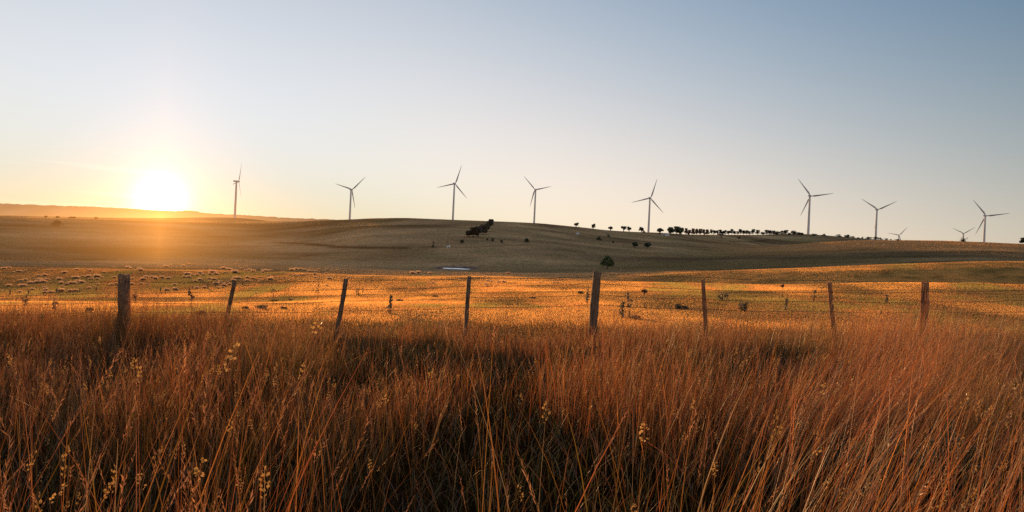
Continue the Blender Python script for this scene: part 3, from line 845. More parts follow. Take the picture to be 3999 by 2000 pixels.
def farmhouse():
    p = hit(2600, 921, 350, 700)
    o = empty('farmhouse', p, R(-6)); o.scale = (30 * p.y / F / 11.8,) * 3; tag(o, 'low pale farmhouse at the foot of the big green trees', 'house')
    b = MB(); b.box((0, 0, .9), (11, 4.5, 2.6)); link('wall', b.mesh('wall'), M_shedwall, o)
    b = MB()
    b.add([(-5.9, -2.8, 2.1), (5.9, -2.8, 2.1), (5.9, 2.8, 2.1), (-5.9, 2.8, 2.1), (-4.4, 0, 3.6), (4.4, 0, 3.6)],
          [(0, 1, 5, 4), (2, 3, 4, 5), (0, 3, 2, 1)], [(1, 2, 5), (3, 0, 4)])
    link('roof', b.mesh('roof'), M_shedroof, o)
    for x in (-3.4, 0.2, 3.4):
        b = MB(); b.box((x, -2.26, 1.1), (1.1, .05, 1.0)); link('window', b.mesh('window'), M_dark, o)
    b = MB(); b.box((-1.7, -2.26, .9), (.9, .05, 1.9)); link('door', b.mesh('door'), M_dark, o)
farmhouse()

def tank(px, py, h, w, lab):
    p = hit(px, py, 150, 990); s = p.y / F
    o = empty('water_tank', p); tag(o, lab, 'tank', 'pale tanks on the slope')
    r, hh = w * s / 2, h * s
    link('body', smooth_tube([(0, 0, -.3), (0, 0, hh * .86)], [r, r], 20, 'body'), M_tank, o)
    link('lid', smooth_tube([(0, 0, hh * .86), (0, 0, hh * .95), (0, 0, hh)], [r * 1.04, r * .7, r * .1], 20, 'lid'), M_shedroof, o)
tank(1747, 967, 7, 5, 'shorter left-hand pale tank beside the thin dead tree')
tank(1755, 967, 10, 6, 'taller right-hand pale tank near the thin dead tree')

# ------------------------------------------------------------------ sheep
def sheep_mesh():
    b = MB()
    b.tube([(-.55, 0, .62), (-.5, 0, .66), (-.3, 0, .68), (0, 0, .66), (.3, 0, .68), (.45, 0, .72), (.56, 0, .82), (.68, 0, .86), (.8, 0, .78), (.86, 0, .74)], [.05, .2, .27, .28, .27, .22, .13, .11, .08, .04], 10)
    me = None
    for x in (-.36, .34):
        for y in (-.12, .12):
            b.tube([(x, y, .6), (x + .02, y, .3), (x, y, .0)], [.08, .045, .035], 6)
    for y in (-.12, .12): b.tube([(.68, y * .5, .92), (.66, y * 1.4, .9)], [.035, .015], 5)
    b.tube([(-.54, 0, .66), (-.6, 0, .5)], [.05, .03], 5)
    return b.mesh('sheep', smooth=True)
SHEEP = sheep_mesh(); SHEEP.materials.append(M_wool)
for i, (px, py) in enumerate([(3256, 965), (3334, 964), (3346, 956), (3352, 955), (3377, 948), (3411, 953), (3414, 965), (3420, 947), (3447, 961), (3451, 959), (3455, 958), (3397, 941), (3407, 941), (3432, 941), (3301, 946), (3316, 943), (3340, 942), (3280, 948), (3208, 953), (3530, 941), (3541, 941), (3734, 949), (3764, 953), (3790, 960), (3819, 960), (3828, 958), (3842, 956), (3862, 951), (3055, 964), (3061, 963), (3066, 966), (3076, 961), (3140, 966), (3145, 967), (3035, 957), (3188, 951)]):
    p = hit(px, py, 220, 640)
    o = link('sheep', SHEEP, None, None, p); o.rotation_euler = (0, 0, i * 1.7)
    o.scale = (5.4 * p.y / F / 1.45,) * 3
    tag(o, 'pale sheep grazing among others on the sunlit right hill', 'sheep', 'sheep grazing on the right hill')

# ------------------------------------------------------------------ blades, tufts, tussocks (numpy ribbons)
def ribbons(base, dirx, diry, height, width, bend, nseg, face, taper=0.85, power=1.6):
    """curved blades: base (n,3), lean (n,2) horizontal shift at the tip, returns verts (n, nseg+1, 2, 3) and quads"""
    n = len(base)
    t = np.linspace(0, 1, nseg + 1)
    P = np.zeros((n, nseg + 1, 3))
    sh = t[None, :] ** power
    P[..., 0] = base[:, 0, None] + dirx[:, None] * sh
    P[..., 1] = base[:, 1, None] + diry[:, None] * sh
    P[..., 2] = base[:, 2, None] + height[:, None] * (t[None, :] - bend[:, None] * t[None, :] ** 3)
    w = width[:, None] * (1 - taper * t[None, :] ** 2) * .5
    wx, wy = np.cos(face)[:, None] * w, np.sin(face)[:, None] * w
    A = P.copy(); B = P.copy()
    A[..., 0] -= wx; A[..., 1] -= wy; B[..., 0] += wx; B[..., 1] += wy
    V = np.stack([A, B], 2)
    idx = np.arange(n * (nseg + 1) * 2).reshape(n, nseg + 1, 2)
    q = np.stack([idx[:, :-1, 0], idx[:, :-1, 1], idx[:, 1:, 1], idx[:, 1:, 0]], -1).reshape(-1, 4)
    return V, q, P

def spread(rg, n, y0, y1, a=.9, b=3.6):
    """even scatter over a strip that widens with distance and runs past both sides of the view"""
    g = np.linspace(y0, y1, 400); cdf = .5 * a * g * g + b * g; cdf = (cdf - cdf[0]) / (cdf[-1] - cdf[0])
    Y = np.interp(rg.random(n), cdf, g)
    X = rg.uniform(-.98, .98, n) * (a * Y + b)
    return X, Y, np.clip(X / Y, -1.1, 1.1)

def tall_grass():
    rg = np.random.default_rng(21)
    n = 285000
    X, Y, u = spread(rg, n, 1.3, 19)
    # clumps: thin out where the noise is low, leave dark pockets
    cl = .6 * vnoise(X / 1.3, Y / 1.3, 31) + .4 * vnoise(X / .45, Y / .45, 32)
    pocket = np.zeros(n)
    for (px, Yp, r) in [(3700, 4.6, .9), (2900, 8.6, .9), (600, 3.9, .8), (1150, 4.6, .45), (1780, 5.6, .6), (2400, 3.7, .5), (3250, 8.5, .8), (1350, 7.2, .55), (2250, 5.2, .45), (900, 6.2, .5), (40, 4.5, .5), (250, 3.3, .8), (1000, 3.5, .7), (1500, 3.3, .6), (1950, 9.6, 1.0), (380, 8.2, .5)]:
        ux = ray(px, 1500)[0]
        pocket = np.maximum(pocket, np.exp(-(((X - ux * Yp) / r) ** 2 + ((Y - Yp) / (r * 1.4)) ** 2)))
    far = np.clip((Y - 12.0) / 2.5, 0, 1) + .2 * np.clip((Y - 14) / 5, 0, 1)
    keep = rg.random(n) < np.clip(3.3 * (cl - .33), .03, 1) * (1 - .93 * pocket) * (1 - .8 * far)
    X, Y, u, cl, pocket = X[keep], Y[keep], u[keep], cl[keep], pocket[keep]
    n = len(X)
    Z = ground_z(X, Y)
    right = np.clip((u - .12) / .38, 0, 1)
    h = (.62 + .14 * right + .78 * (vnoise(X / 1.3, Y / 1.6, 33) - .47) + .25 * (vnoise(X / .5, Y / .6, 36) - .5)) * rg.uniform(.62, 1.3, n)
    h *= np.where(rg.random(n) < .3, rg.uniform(.4, .8, n), 1.0)
    h *= np.clip(1.22 - .042 * Y, .66, 1.15)
    gust = vnoise(X / 1.1, Y / 1.5, 34) - .5
    lx = h * (.02 + .62 * right * (.55 + gust) + .22 * gust + rg.normal(size=n) * (.17 - .06 * right))
    ly = h * (rg.normal(size=n) * .16 - .02)
    for (px, Yc, wx, amt) in [(1340, 11.3, .7, .55), (1480, 10.6, .6, .35), (2050, 11.2, .9, .35), (2320, 11.6, .5, .3), (2470, 10.8, .8, .3), (3000, 11.2, 1.2, .35), (3800, 11.2, 1.6, .4), (480, 11.6, .6, .35), (880, 11.6, .5, .3)]:
        xc = ray(px, 1260)[0] * Yc
        h = h * (1 + amt * np.exp(-((X - xc) / wx) ** 2 - ((Y - Yc) / 1.3) ** 2))
    tall = (rg.random(n) < .035) & (Y > 5)
    h = np.where(tall, h * 1.35, h)
    wild = (rg.random(n) < .09) & (Y > 3.6)
    lx = np.where(wild, h * rg.normal(size=n) * .8, lx); h = np.where(wild, h * .75, h)
    wd = np.where(rg.random(n) < .12, rg.uniform(.004, .007, n), rg.uniform(.0013, .0030, n)) * (1 + .02 * Y)
    face = rg.uniform(0, np.pi, n)
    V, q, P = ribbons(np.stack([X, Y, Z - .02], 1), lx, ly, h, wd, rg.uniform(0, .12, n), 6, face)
    t = np.linspace(0, 1, 7)
    russet = np.array([.37, .108, .027]); straw = np.array([.48, .21, .055]); olive = np.array([.12, .095, .016]); mauve = np.array([.25, .092, .045]); dead = np.array([.40, .27, .14])
    k = rg.random(n)[:, None]
    patch = vnoise(X / 2.2, Y / 2.2, 35)[:, None]
    c = np.where(k < .42, russet, np.where(k < .66 , straw, np.where(k < .84, olive, mauve)))
    c = c * (1 - .4 * patch) + russet * .4 * patch
    grn = np.clip((vnoise(X / 1.2, Y / 1.5, 37) - .56) * 5, 0, 1)[:, None]
    c = c * (1 - .6 * grn) + np.array([.13, .10, .018]) * .6 * grn
    c = np.where((rg.random(n) < .06)[:, None], dead, c)
    c = c * rg.uniform(.6, 1.3, n)[:, None] * (1 + .28 * right)[:, None]  # brighter to the right: stronger sun on the stems put into colour
    cc = c[:, None, :] * (1 - .3 * np.clip((-u - .05) / .4, 0, 1))[:, None, None] * (.35 + .65 * np.clip(t * 1.4, 0, 1))[None, :, None]  # shade low among the stems put into colour; left side darker too
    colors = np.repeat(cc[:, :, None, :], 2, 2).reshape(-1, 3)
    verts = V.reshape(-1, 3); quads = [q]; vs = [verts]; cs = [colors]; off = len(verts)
    # seed heads: slim spikes of little husks up the top of the stems
    has = (rg.random(n) < np.where(u < -.1, .34, .28)) & (~wild)
    ids = np.nonzero(has)[0]
    tip, pre = P[ids, -1], P[ids, -3]
    ax = tip - pre; L = np.linalg.norm(ax, axis=1)[:, None]; ax = ax / np.maximum(L, 1e-4)
    fluffy = rg.random(len(ids)) < .16
    ln = np.where(fluffy, rg.uniform(.05, .10, len(ids)), rg.uniform(.09, .24, len(ids)))
    hw = np.where(fluffy, rg.uniform(.011, .018, len(ids)), rg.uniform(.0035, .0068, len(ids)))
    m = 20
    tt = (np.arange(m) + .5) / m
    C = tip[:, None, :] - ax[:, None, :] * (ln[:, None] * (1 - tt)[None, :])[..., None]
    env = np.sin(np.pi * (tt * .86 + .1))[None, :]
    side = rg.normal(size=(len(ids), m, 3)); side /= np.linalg.norm(side, axis=2)[..., None]
    C = C + side * (hw[:, None] * env)[..., None] * .8
    d = ax[:, None, :] * 1.0 + side * .55
    d /= np.linalg.norm(d, axis=2)[..., None]
    s2 = np.cross(d, rg.normal(size=d.shape)); s2 /= np.linalg.norm(s2, axis=2)[..., None]
    l2 = (ln[:, None] / m * 1.3 * np.ones(m)[None])[..., None]; w2 = (hw[:, None] * env * .34)[..., None]
    Q = np.stack([C - d * l2, C + s2 * w2, C + d * l2, C - s2 * w2], 2)
    nv = Q.reshape(-1, 3)
    quads.append(np.arange(len(nv)).reshape(-1, 4) + off); vs.append(nv); off += len(nv)
    sc = np.where(fluffy[:, None], np.array([.36, .21, .065]), np.array([.32, .15, .07])) * rg.uniform(.7, 1.25, len(ids))[:, None]
    cs.append(np.repeat(sc, m * 4, 0))
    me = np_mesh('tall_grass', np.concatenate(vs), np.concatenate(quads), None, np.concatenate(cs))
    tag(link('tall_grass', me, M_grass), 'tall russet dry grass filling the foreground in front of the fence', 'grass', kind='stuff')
tall_grass()

def under_grass():
    """short leafy layer between the stems"""
    rg = np.random.default_rng(22)
    n = 88000
    X, Y, u = spread(rg, n, 1.3, 16.5)
    Z = ground_z(X, Y)
    h = rg.uniform(.10, .34, n) * (.7 + .6 * vnoise(X / .9, Y / .9, 41))
    a = rg.uniform(0, 6.283, n); s = h * rg.uniform(.15, .9, n)
    V, q, P = ribbons(np.stack([X, Y, Z - .02], 1), np.cos(a) * s, np.sin(a) * s, h, rg.uniform(.004, .009, n), rg.uniform(0, .45, n), 4, rg.uniform(0, np.pi, n))
    k = rg.random(n)[:, None]
    c = np.where(k < .5, np.array([.05, .045, .013]), np.where(k < .8, np.array([.13, .055, .02]), np.array([.075, .068, .018]))) * rg.uniform(.6, 1.2, n)[:, None]
    colors = np.repeat(np.repeat(c[:, None, :], 5, 1)[:, :, None, :], 2, 2).reshape(-1, 3)
    me = np_mesh('leafy_grass', V.reshape(-1, 3), q, None, colors)
    tag(link('leafy_grass', me, M_grass), 'low green and brown grass leaves under the tall stems', 'grass', kind='stuff')
under_grass()

def field_grass():
    rg = np.random.default_rng(23)
    def tufts(n, y0, y1, size, wsize, lo_u=-.98, hi_u=.98):
        lnY = rg.uniform(math.log(y0), math.log(y1), n); Y = np.exp(lnY); u = rg.uniform(lo_u, hi_u, n); X = u * (Y + 3.5)
        return X, Y
    parts = []
    # (count of blades, from, to, height range at 25 m, growth with distance)
    for (n, y0, y1, h0, h1, w) in [(1150000, 13.2, 60, .024, .070, .0068), (620000, 50, 150, .038, .10, .017), (520000, 125, 900, .08, .17, .055)]:
        X, Y = tufts(n, y0, y1, 0, 0)
        pat = .75 * vnoise(X / (1.6 + .05 * Y), Y / (1.8 + .06 * Y), 51) + .25 * vnoise(X / (.4 + .012 * Y), Y / (.6 + .02 * Y), 52)
        keep = rg.random(n) < np.clip(.45 + 1.6 * (pat - .35), .25, 1)
        X, Y, pat = X[keep], Y[keep], pat[keep]; n = len(X)
        d = np.sqrt(((X - POND_C[0]) / POND_R[0]) ** 2 + ((Y - POND_C[1]) / POND_R[1]) ** 2)
        keep = d > 1.9; X, Y, pat = X[keep], Y[keep], pat[keep]; n = len(X)
        sc = Y / math.sqrt(y0 * y1) if y1 > 200 else np.ones(n)
        sc = np.clip(sc, .5, 2.2)
        h = rg.uniform(h0, h1, n) * sc * (.75 + .5 * pat); a = rg.uniform(0, 6.283, n); s = h * rg.uniform(.1, .6, n)
        V, q, P = ribbons(np.stack([X, Y, ground_z(X, Y) - .02], 1), np.cos(a) * s, np.sin(a) * s, h, w * sc * rg.uniform(.6, 1.4, n), rg.uniform(0, .2, n), 1, -SUN_AZ + rg.normal(size=n) * .6, taper=.6)
        gold = np.array([.84, .43, .12]); rust = np.array([.62, .27, .09]); green = np.array([.42, .32, .085]); dull = np.array([.34, .24, .125])
        pv = .6 * vnoise(X / (1.4 + .05 * Y), Y / (2.2 + .09 * Y), 53) + .4 * vnoise(X / (.5 + .02 * Y), Y / (.8 + .035 * Y), 54)
        k = (.28 * rg.random(n) + 1.5 * (pv - .5) + .36)[:, None]
        c = np.where(k < .55, gold, np.where(k < .72, rust, green))
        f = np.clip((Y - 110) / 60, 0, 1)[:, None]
        f = f * (1 - .85 * np.clip((X / Y - .26) / .2, 0, 1) * np.clip((Y - 300) / 90, 0, 1) - .3 * np.clip((X / Y - .26) / .2, 0, 1) * np.clip((300 - Y) / 90, 0, 1))[:, None]  # less dull on the right: sunlit hill tone put into blade colour
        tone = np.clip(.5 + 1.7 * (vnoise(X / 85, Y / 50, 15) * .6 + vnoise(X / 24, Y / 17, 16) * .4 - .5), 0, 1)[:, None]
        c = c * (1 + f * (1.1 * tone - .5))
        lf = (np.clip((Y - 54) / 10, 0, 1) * np.clip((-.28 - X / Y) / .2, 0, 1))[:, None]  # left field duller farther out; nearer band kept bright in colour for backlit glow
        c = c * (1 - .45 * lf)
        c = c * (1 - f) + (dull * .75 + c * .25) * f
        c = c * rg.uniform(.92, 1.06, n)[:, None]
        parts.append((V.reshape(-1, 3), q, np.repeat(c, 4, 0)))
    off = 0; vs, qs, cs = [], [], []
    for v, q, c in parts:
        vs.append(v); qs.append(q + off); cs.append(c); off += len(v)
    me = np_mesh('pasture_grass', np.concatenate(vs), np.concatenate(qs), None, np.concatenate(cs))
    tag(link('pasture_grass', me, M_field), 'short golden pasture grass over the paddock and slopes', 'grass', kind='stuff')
field_grass()

def tussock_mesh(seed):
    rg = np.random.default_rng(seed); n = 620
    a = rg.uniform(0, 6.283, n); r0 = rg.random(n) ** .7 * .26
    base = np.stack([np.cos(a) * r0, np.sin(a) * r0 * .8, np.full(n, -.03)], 1)
    h = (1 - .55 * r0 / .26) * rg.uniform(.75, 1.15, n) * .62
    out = rg.uniform(.12, .5, n)
    a2 = a + rg.normal(size=n) * .35
    V, q, P = ribbons(base, np.cos(a2) * out, np.sin(a2) * out, h, rg.uniform(.012, .024, n), rg.uniform(.15, .6, n), 4, rg.uniform(0, np.pi, n), power=1.4)
    t = np.linspace(0, 1, 5)
    c0 = np.array([.13, .08, .035]); c1 = np.array([.92, .60, .36])  # dark foot to bright tip: backlit rim put into the colour
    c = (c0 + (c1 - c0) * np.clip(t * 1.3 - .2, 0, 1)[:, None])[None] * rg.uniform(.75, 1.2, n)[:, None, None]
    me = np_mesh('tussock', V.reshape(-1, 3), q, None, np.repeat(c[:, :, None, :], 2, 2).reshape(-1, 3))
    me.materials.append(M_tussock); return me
TUS = [tussock_mesh(60 + i) for i in range(4)]
T1 = [(1090,385,110),(1190,360,50),(1275,370,100),(1310,400,70),(1395,365,100),(1405,400,60),(1470,378,50),(855,405,80),(930,310,80),(300,425,70),(370,415,80),(570,420,90),(620,440,90),(680,410,80),(440,460,90),(540,450,90),(330,500,100),(130,500,80),(880,465,90),(960,480,80),(1040,465,120),(1115,430,60),(1180,450,100),(1250,465,40),(1390,440,40),(1405,480,50),(1350,510,50),(1285,530,60),(910,515,50),(645,525,60),(470,550,80),(660,560,90),(640,595,80),(730,592,90),(880,575,110),(1010,575,90),(1085,572,100),(290,585,60),(20,570,40),(10,410,40),(1605,485,80),(1665,470,60),(1650,375,60),(1910,395,60),(2100,380,90),(2060,410,100),(2200,375,80),(2235,390,70),(2330,380,80),(2420,390,70),(2470,380,40),(2030,470,60),(2130,460,60),(2120,480,60),(2510,485,60),(2400,560,90),(2520,550,100),(1940,550,40),(1900,475,70),(280,290,70),(370,280,60),(200,305,50),(690,275,40),(1640,230,40),(1840,240,80),(1880,250,60),(2000,250,70),(2020,275,80),(2390,225,80),(2450,205,50),(2480,270,50),(60,250,70),(130,240,60),(560,355,80),(650,350,80),(760,270,50),(1110,265,60),(1300,280,60),(1500,305,60),(1690,285,50)]
T2 = [(120,330,100),(75,370,60),(140,375,80),(190,345,70),(260,345,60),(300,315,80),(345,340,70),(440,330,60),(480,305,100),(530,330,80),(300,410,90),(230,430,60),(440,390,60),(500,405,80),(70,465,50),(250,530,80),(365,525,80),(530,470,90),(590,460,90),(690,460,90),(640,495,100),(720,480,60),(560,530,60),(625,520,60),(780,425,80),(800,392,80),(850,390,90),(980,380,70),(1060,390,60),(1170,375,50),(980,420,60),(1040,435,40),(1170,415,60),(1160,440,60),(1310,405,90),(1280,355,60),(660,310,60),(800,310,120),(640,250,80),(720,265,80),(960,280,70),(1010,275,70),(1060,290,80),(1240,290,110),(1200,300,60),(1320,280,60),(1500,300,50),(1620,275,80),(1680,262,80),(1740,262,80),(1800,270,70),(1880,285,60),(1960,290,50),(1650,355,60),(1700,355,50),(1780,340,50),(1830,325,40),(1950,330,60),(1960,380,60),(2110,325,60),(2160,395,90),(2125,500,60),(2440,380,50),(1100,600,50),(820,180,40),(960,220,40),(900,245,40),(120,175,40),(150,185,40),(60,210,60),(350,265,40),(430,270,40),(1900,250,40),(2000,255,40),(2120,255,35),(2270,270,40),(2380,285,40)]
T3 = [(50,1060,100),(150,1050,100),(340,1060,90),(240,1100,50),(560,1080,50),(950,1050,40),(1030,1090,40),(1140,1095,50),(1270,1110,60),(1650,1060,80),(840,1180,60),(390,1220,70),(345,1222,40),(1220,1185,40),(1310,1190,80),(1370,1200,70),(1500,1205,80),(1580,1205,80),(1280,1245,80),(1300,1280,80),(700,1165,50),(1950,1180,50),(1950,1215,50),(2190,1220,70),(2420,1222,70),(2480,1222,70),(860,1285,60)]
spots = [(x / 3.68, 980 + y / 3.68, w / 3.68) for x, y, w in T1] + [(700 + x / 3.68, 980 + y / 3.68, w / 3.68) for x, y, w in T2] + [(1600 + x / 4.293, 820 + y / 4.293, w / 4.293) for x, y, w in T3]
for i, (px, py, w) in enumerate(spots):
    p = hit(px, py + 2.5, 24, 330)
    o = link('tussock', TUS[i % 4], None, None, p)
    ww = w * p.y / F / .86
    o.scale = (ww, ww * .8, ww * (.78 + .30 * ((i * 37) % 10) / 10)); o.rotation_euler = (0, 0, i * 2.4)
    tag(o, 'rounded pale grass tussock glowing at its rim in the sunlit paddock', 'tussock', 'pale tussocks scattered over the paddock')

# ------------------------------------------------------------------ weeds in the paddock
def weed(px, py, hpx, wpx, kind, label, seed, name, cat='weed', lo=15, hi=90):
    rg = np.random.default_rng(300 + seed)
    p = hit(px, py, lo, hi); s = p.y / F; h, w = hpx * s, wpx * s
    o = empty(name, p); tag(o, label, cat)
    st, lf = MB(), MB()
    if kind == 'thistle':
        for k in range(9):
            x = rg.normal() * w * .26; t = (x * 1.5 + rg.normal() * .03, rg.normal() * .06, h * rg.uniform(.6, 1))
            st.tube([(x * .5, 0, -.05), (x, 0, h * .4), t], [.012, .009, .005], 5)
            for j in range(9):
                f = rg.uniform(.2, 1); lf.leaves(np.array([[x + (t[0] - x) * f, t[1] * f, t[2] * f]]) + rg.normal(size=(2, 3)) * .03, .045, rg, 2.2)
    elif kind == 'stalk':         # single stem with ragged head and side shoots
        t = (rg.normal() * .05, 0, h)
        st.tube([(0, 0, -.05), (.01, .01, h * .5), t], [.014, .012, .007], 5)
        for j in range(8):
            z = h * rg.uniform(.3, .95); a = rg.uniform(0, 6.28); L = w * rg.uniform(.25, .6)
            e = (L * math.cos(a), L * math.sin(a), z + L * .8); st.tube([(0, 0, z), e], [.008, .004], 4)
            lf.leaves(np.array([e]) + rg.normal(size=(5, 3)) * .02, .045, rg, 1.6)
        lf.leaves(np.array([t]) + rg.normal(size=(22, 3)) * np.array([.035, .035, .07]), .05, rg, 1.5)
    elif kind == 'umbel':         # flat seed head
        st.tube([(0, 0, -.05), (.01, 0, h * .5), (0, 0, h * .8)], [.012, .01, .008], 5)
        for j in range(12):
            a = rg.uniform(0, 6.28); L = w * rg.uniform(.1, .5)
            e = (L * math.cos(a), L * math.sin(a), h * rg.uniform(.92, 1)); st.tube([(0, 0, h * .78), e], [.006, .004], 4)
            lf.leaves(np.array([e]) + rg.normal(size=(9, 3)) * .03, .05, rg, 1.2)
    elif kind == 'spike':         # mullein-like
        st.tube([(0, 0, -.05), (.015, 0, h * .5), (.02, 0, h)], [.016, .014, .008], 6)
        zz = rg.uniform(.35, 1, 60) * h
        lf.leaves(np.stack([.015 + rg.normal(size=60) * .028, rg.normal(size=60) * .028, zz], 1), .05, rg, 1.5)
        for j in range(10):
            a = rg.uniform(0, 6.28); lf.leaves(np.array([[.05 * math.cos(a), .05 * math.sin(a), h * rg.uniform(.05, .35)]]), .07, rg, 2)
    else:                         # low dark weed clump
        for j in range(6):
            a = rg.uniform(0, 6.28); st.tube([(0, 0, -.03), (w * .3 * math.cos(a), w * .3 * math.sin(a), h * .8)], [.01, .005], 4)
        c = clump_points(rg, (0, 0, h * .42), (w * .5, w * .4, h * .5), 150, .2)
        lf.leaves(c, max(.05, h * .22), rg, 1.6)
    link('stem', st.mesh('stem'), M_stalk, o)
    if kind == 'clump': o.scale = (1, 1, .72)
    link('leaf_mass' if kind in ('clump', 'thistle') else 'seed_head', lf.mesh('leaves'), {'thistle': M_thistle, 'stalk': M_stalk, 'umbel': M_brownleaf, 'spike': M_thistle, 'clump': M_weed if seed % 2 else M_gum}[kind], o)
W = [
    (1410, 1157, 46, 46, 'thistle', 'pale many-stemmed thistle right of the steeply leaning post', 'thistle'),
    (1067, 1170, 38, 22, 'stalk', 'small branching dead stalk between the two leaning posts', 'dry_weed'),
    (1240, 1172, 60, 18, 'stalk', 'tall thin bent stalk left of the steeply leaning post', 'dry_weed'),
    (1522, 1226, 74, 26, 'spike', 'tall pale spiky weed midway between leaning post and slim dark post', 'mullein'),
    (2293, 1186, 70, 18, 'spike', 'slim spiked weed just left of the thick weathered post', 'mullein'),
    (2515, 1208, 72, 22, 'umbel', 'dark flat-headed seed stalk between thick post and reddish post', 'seed_stalk'),
    (2458, 1244, 88, 24, 'stalk', 'tall branched dead thistle right of the thick weathered post', 'dry_weed'),
    (2428, 1243, 64, 16, 'spike', 'short upright weed beside the tall branched dead thistle', 'mullein'),
    (2651, 1206, 28, 34, 'clump', 'dark brown rounded weed clump left of the split-topped reddish post', 'weed_clump'),
    (2676, 1208, 20, 26, 'clump', 'smaller weed clump touching the dark brown rounded one', 'weed_clump'),
    (2268, 1148, 17, 26, 'clump', 'low brown clump in the sunlit grass left of the thick weathered post', 'weed_clump'),
    (3179, 1178, 46, 14, 'spike', 'dark knobbly weed left of the left-leaning reddish post', 'mullein'),
    (3068, 1212, 46, 12, 'spike', 'small dark weed midway between two reddish posts', 'mullein'),
    (3055, 1160, 45, 10, 'umbel', 'thin bent stalk with a small head above the top wire', 'seed_stalk'),
    (2825, 1176, 34, 30, 'thistle', 'greyish leafy weed just right of the split-topped reddish post', 'thistle'),
    (2905, 1216, 40, 24, 'thistle', 'greyish weed rising above the grass between two reddish posts', 'thistle'),
    (3462, 1186, 34, 10, 'spike', 'small weed spike left of the reddish post with a split pale face', 'mullein'),
    (1022, 1206, 24, 56, 'clump', 'largest dark green weed clump between the two leaning posts', 'weed_clump'),
    (958, 1206, 13, 26, 'clump', 'small dark clump just right of the slim grey leaning post', 'weed_clump'),
    (1108, 1207, 13, 26, 'clump', 'small dark clump right of the largest dark green clump', 'weed_clump'),
    (1070, 1177, 10, 30, 'clump', 'flat dark green patch below the small branching stalk', 'weed_clump'),
    (1136, 1174, 8, 22, 'clump', 'tiny flat dark clump left of the tall thin bent stalk', 'weed_clump'),
    (350, 1216, 20, 26, 'clump', 'round olive clump left of the thick strainer post', 'weed_clump'),
    (790, 1228, 20, 26, 'clump', 'dark clump in the grass left of the slim grey leaning post', 'weed_clump'),
    (745, 1200, 62, 20, 'stalk', 'thin leaning stalk right of the thick strainer post', 'dry_weed'),
    (527, 1182, 30, 16, 'stalk', 'small twiggy stalk just right of the thick strainer post', 'dry_weed'),
    (95, 1206, 40, 14, 'stalk', 'dark twiggy stalk near the left edge of the paddock', 'dry_weed'),
    (213, 1220, 36, 12, 'stalk', 'thin dark stalk left of the round olive clump', 'dry_weed'),
    (2480, 1247, 24, 60, 'clump', 'wide brown clump at the foot of the tall branched dead thistle', 'weed_clump'),
    (1700, 1160, 9, 26, 'clump', 'flat dark clump left of the slim dark upright post', 'weed_clump'),
    (1560, 1176, 9, 30, 'clump', 'flat dark clump just above the tall pale spiky weed', 'weed_clump'),
    (2080, 1166, 8, 30, 'clump', 'flat dark clump between slim dark post and thick weathered post', 'weed_clump'),
]
for i, (px, py, h, w, k, lab, nm) in enumerate(W):
    weed(px, py, h, w, k, lab, i, nm)

# green dock plants in the dark pocket of the foreground
def dock(px, Y, h, label, seed):
    rg = np.random.default_rng(500 + seed)
    u = ray(px, 1700)[0]; p = Vector((u * Y, Y, float(ground_z(u * Y, Y))))
    o = empty('cocksfoot', p); tag(o, label, 'grass plant', 'green seed plants in the dark gap of the foreground')
    for k in range(6):
        st, hd = MB(), MB()
        a = rg.uniform(0, 6.28); s = rg.uniform(.04, .16); hh = h * rg.uniform(.75, 1.05)
        top = Vector((s * math.cos(a), s * math.sin(a), hh))
        st.tube([(0, 0, -.02), (top.x * .5, top.y * .5, hh * .55), top], [.003, .0026, .0018], 5)
        n = 46; f = rg.random(n)
        hd.leaves(np.array(top)[None] - np.array([0, 0, 1.])[None] * (f * .11)[:, None] + rg.normal(size=(n, 3)) * np.array([.011, .011, .006]), .017, rg, 1.8, up=1.5)
        for sgn in (-1, 1):
            b = top + Vector((sgn * .02, rg.normal() * .01, -.1)); hd.leaves(np.array(b)[None] + rg.normal(size=(14, 3)) * .009, .016, rg, 1.6)
        link('stem', st.mesh('stem'), M_dock, o); link('seed_head', hd.mesh('seed_head'), M_dock, o)
for i, (px, Y, h, lab) in enumerate([
    (3420, 4.5, .46, 'green knotty seed plant at the left of the dark foreground gap'),
    (3580, 4.35, .52, 'green knotty seed plant in the middle of the dark foreground gap'),
    (3700, 4.6, .55, 'tallest green knotty seed plant of the dark foreground gap'),
    (3800, 4.3, .48, 'green knotty seed plant at the right of the dark foreground gap')]):
    dock(px, Y, h, lab, i)

# ------------------------------------------------------------------ light, sky, camera
sun = bpy.data.lights.new('sun', 'SUN'); sun.energy = 8.0; sun.angle = R(0.53); sun.color = (1.0, 0.52, 0.20)
so = bpy.data.objects.new('sun', sun); COL.objects.link(so)
so.rotation_euler = (-SUN_DIR).to_track_quat('-Z', 'Y').to_euler()

world = bpy.data.worlds.new('World'); scene.world = world; world.use_nodes = True
nt = world.node_tree; L = nt.links
for n in list(nt.nodes): nt.nodes.remove(n)
out = nt.nodes.new('ShaderNodeOutputWorld')
sky = nt.nodes.new('ShaderNodeTexSky'); sky.sky_type = 'NISHITA'; sky.sun_disc = False
sky.sun_elevation = SUN_EL; sky.sun_rotation = SUN_AZ
sky.air_density = 1.0; sky.dust_density = 1.6; sky.ozone_density = 1.6; sky.altitude = 800
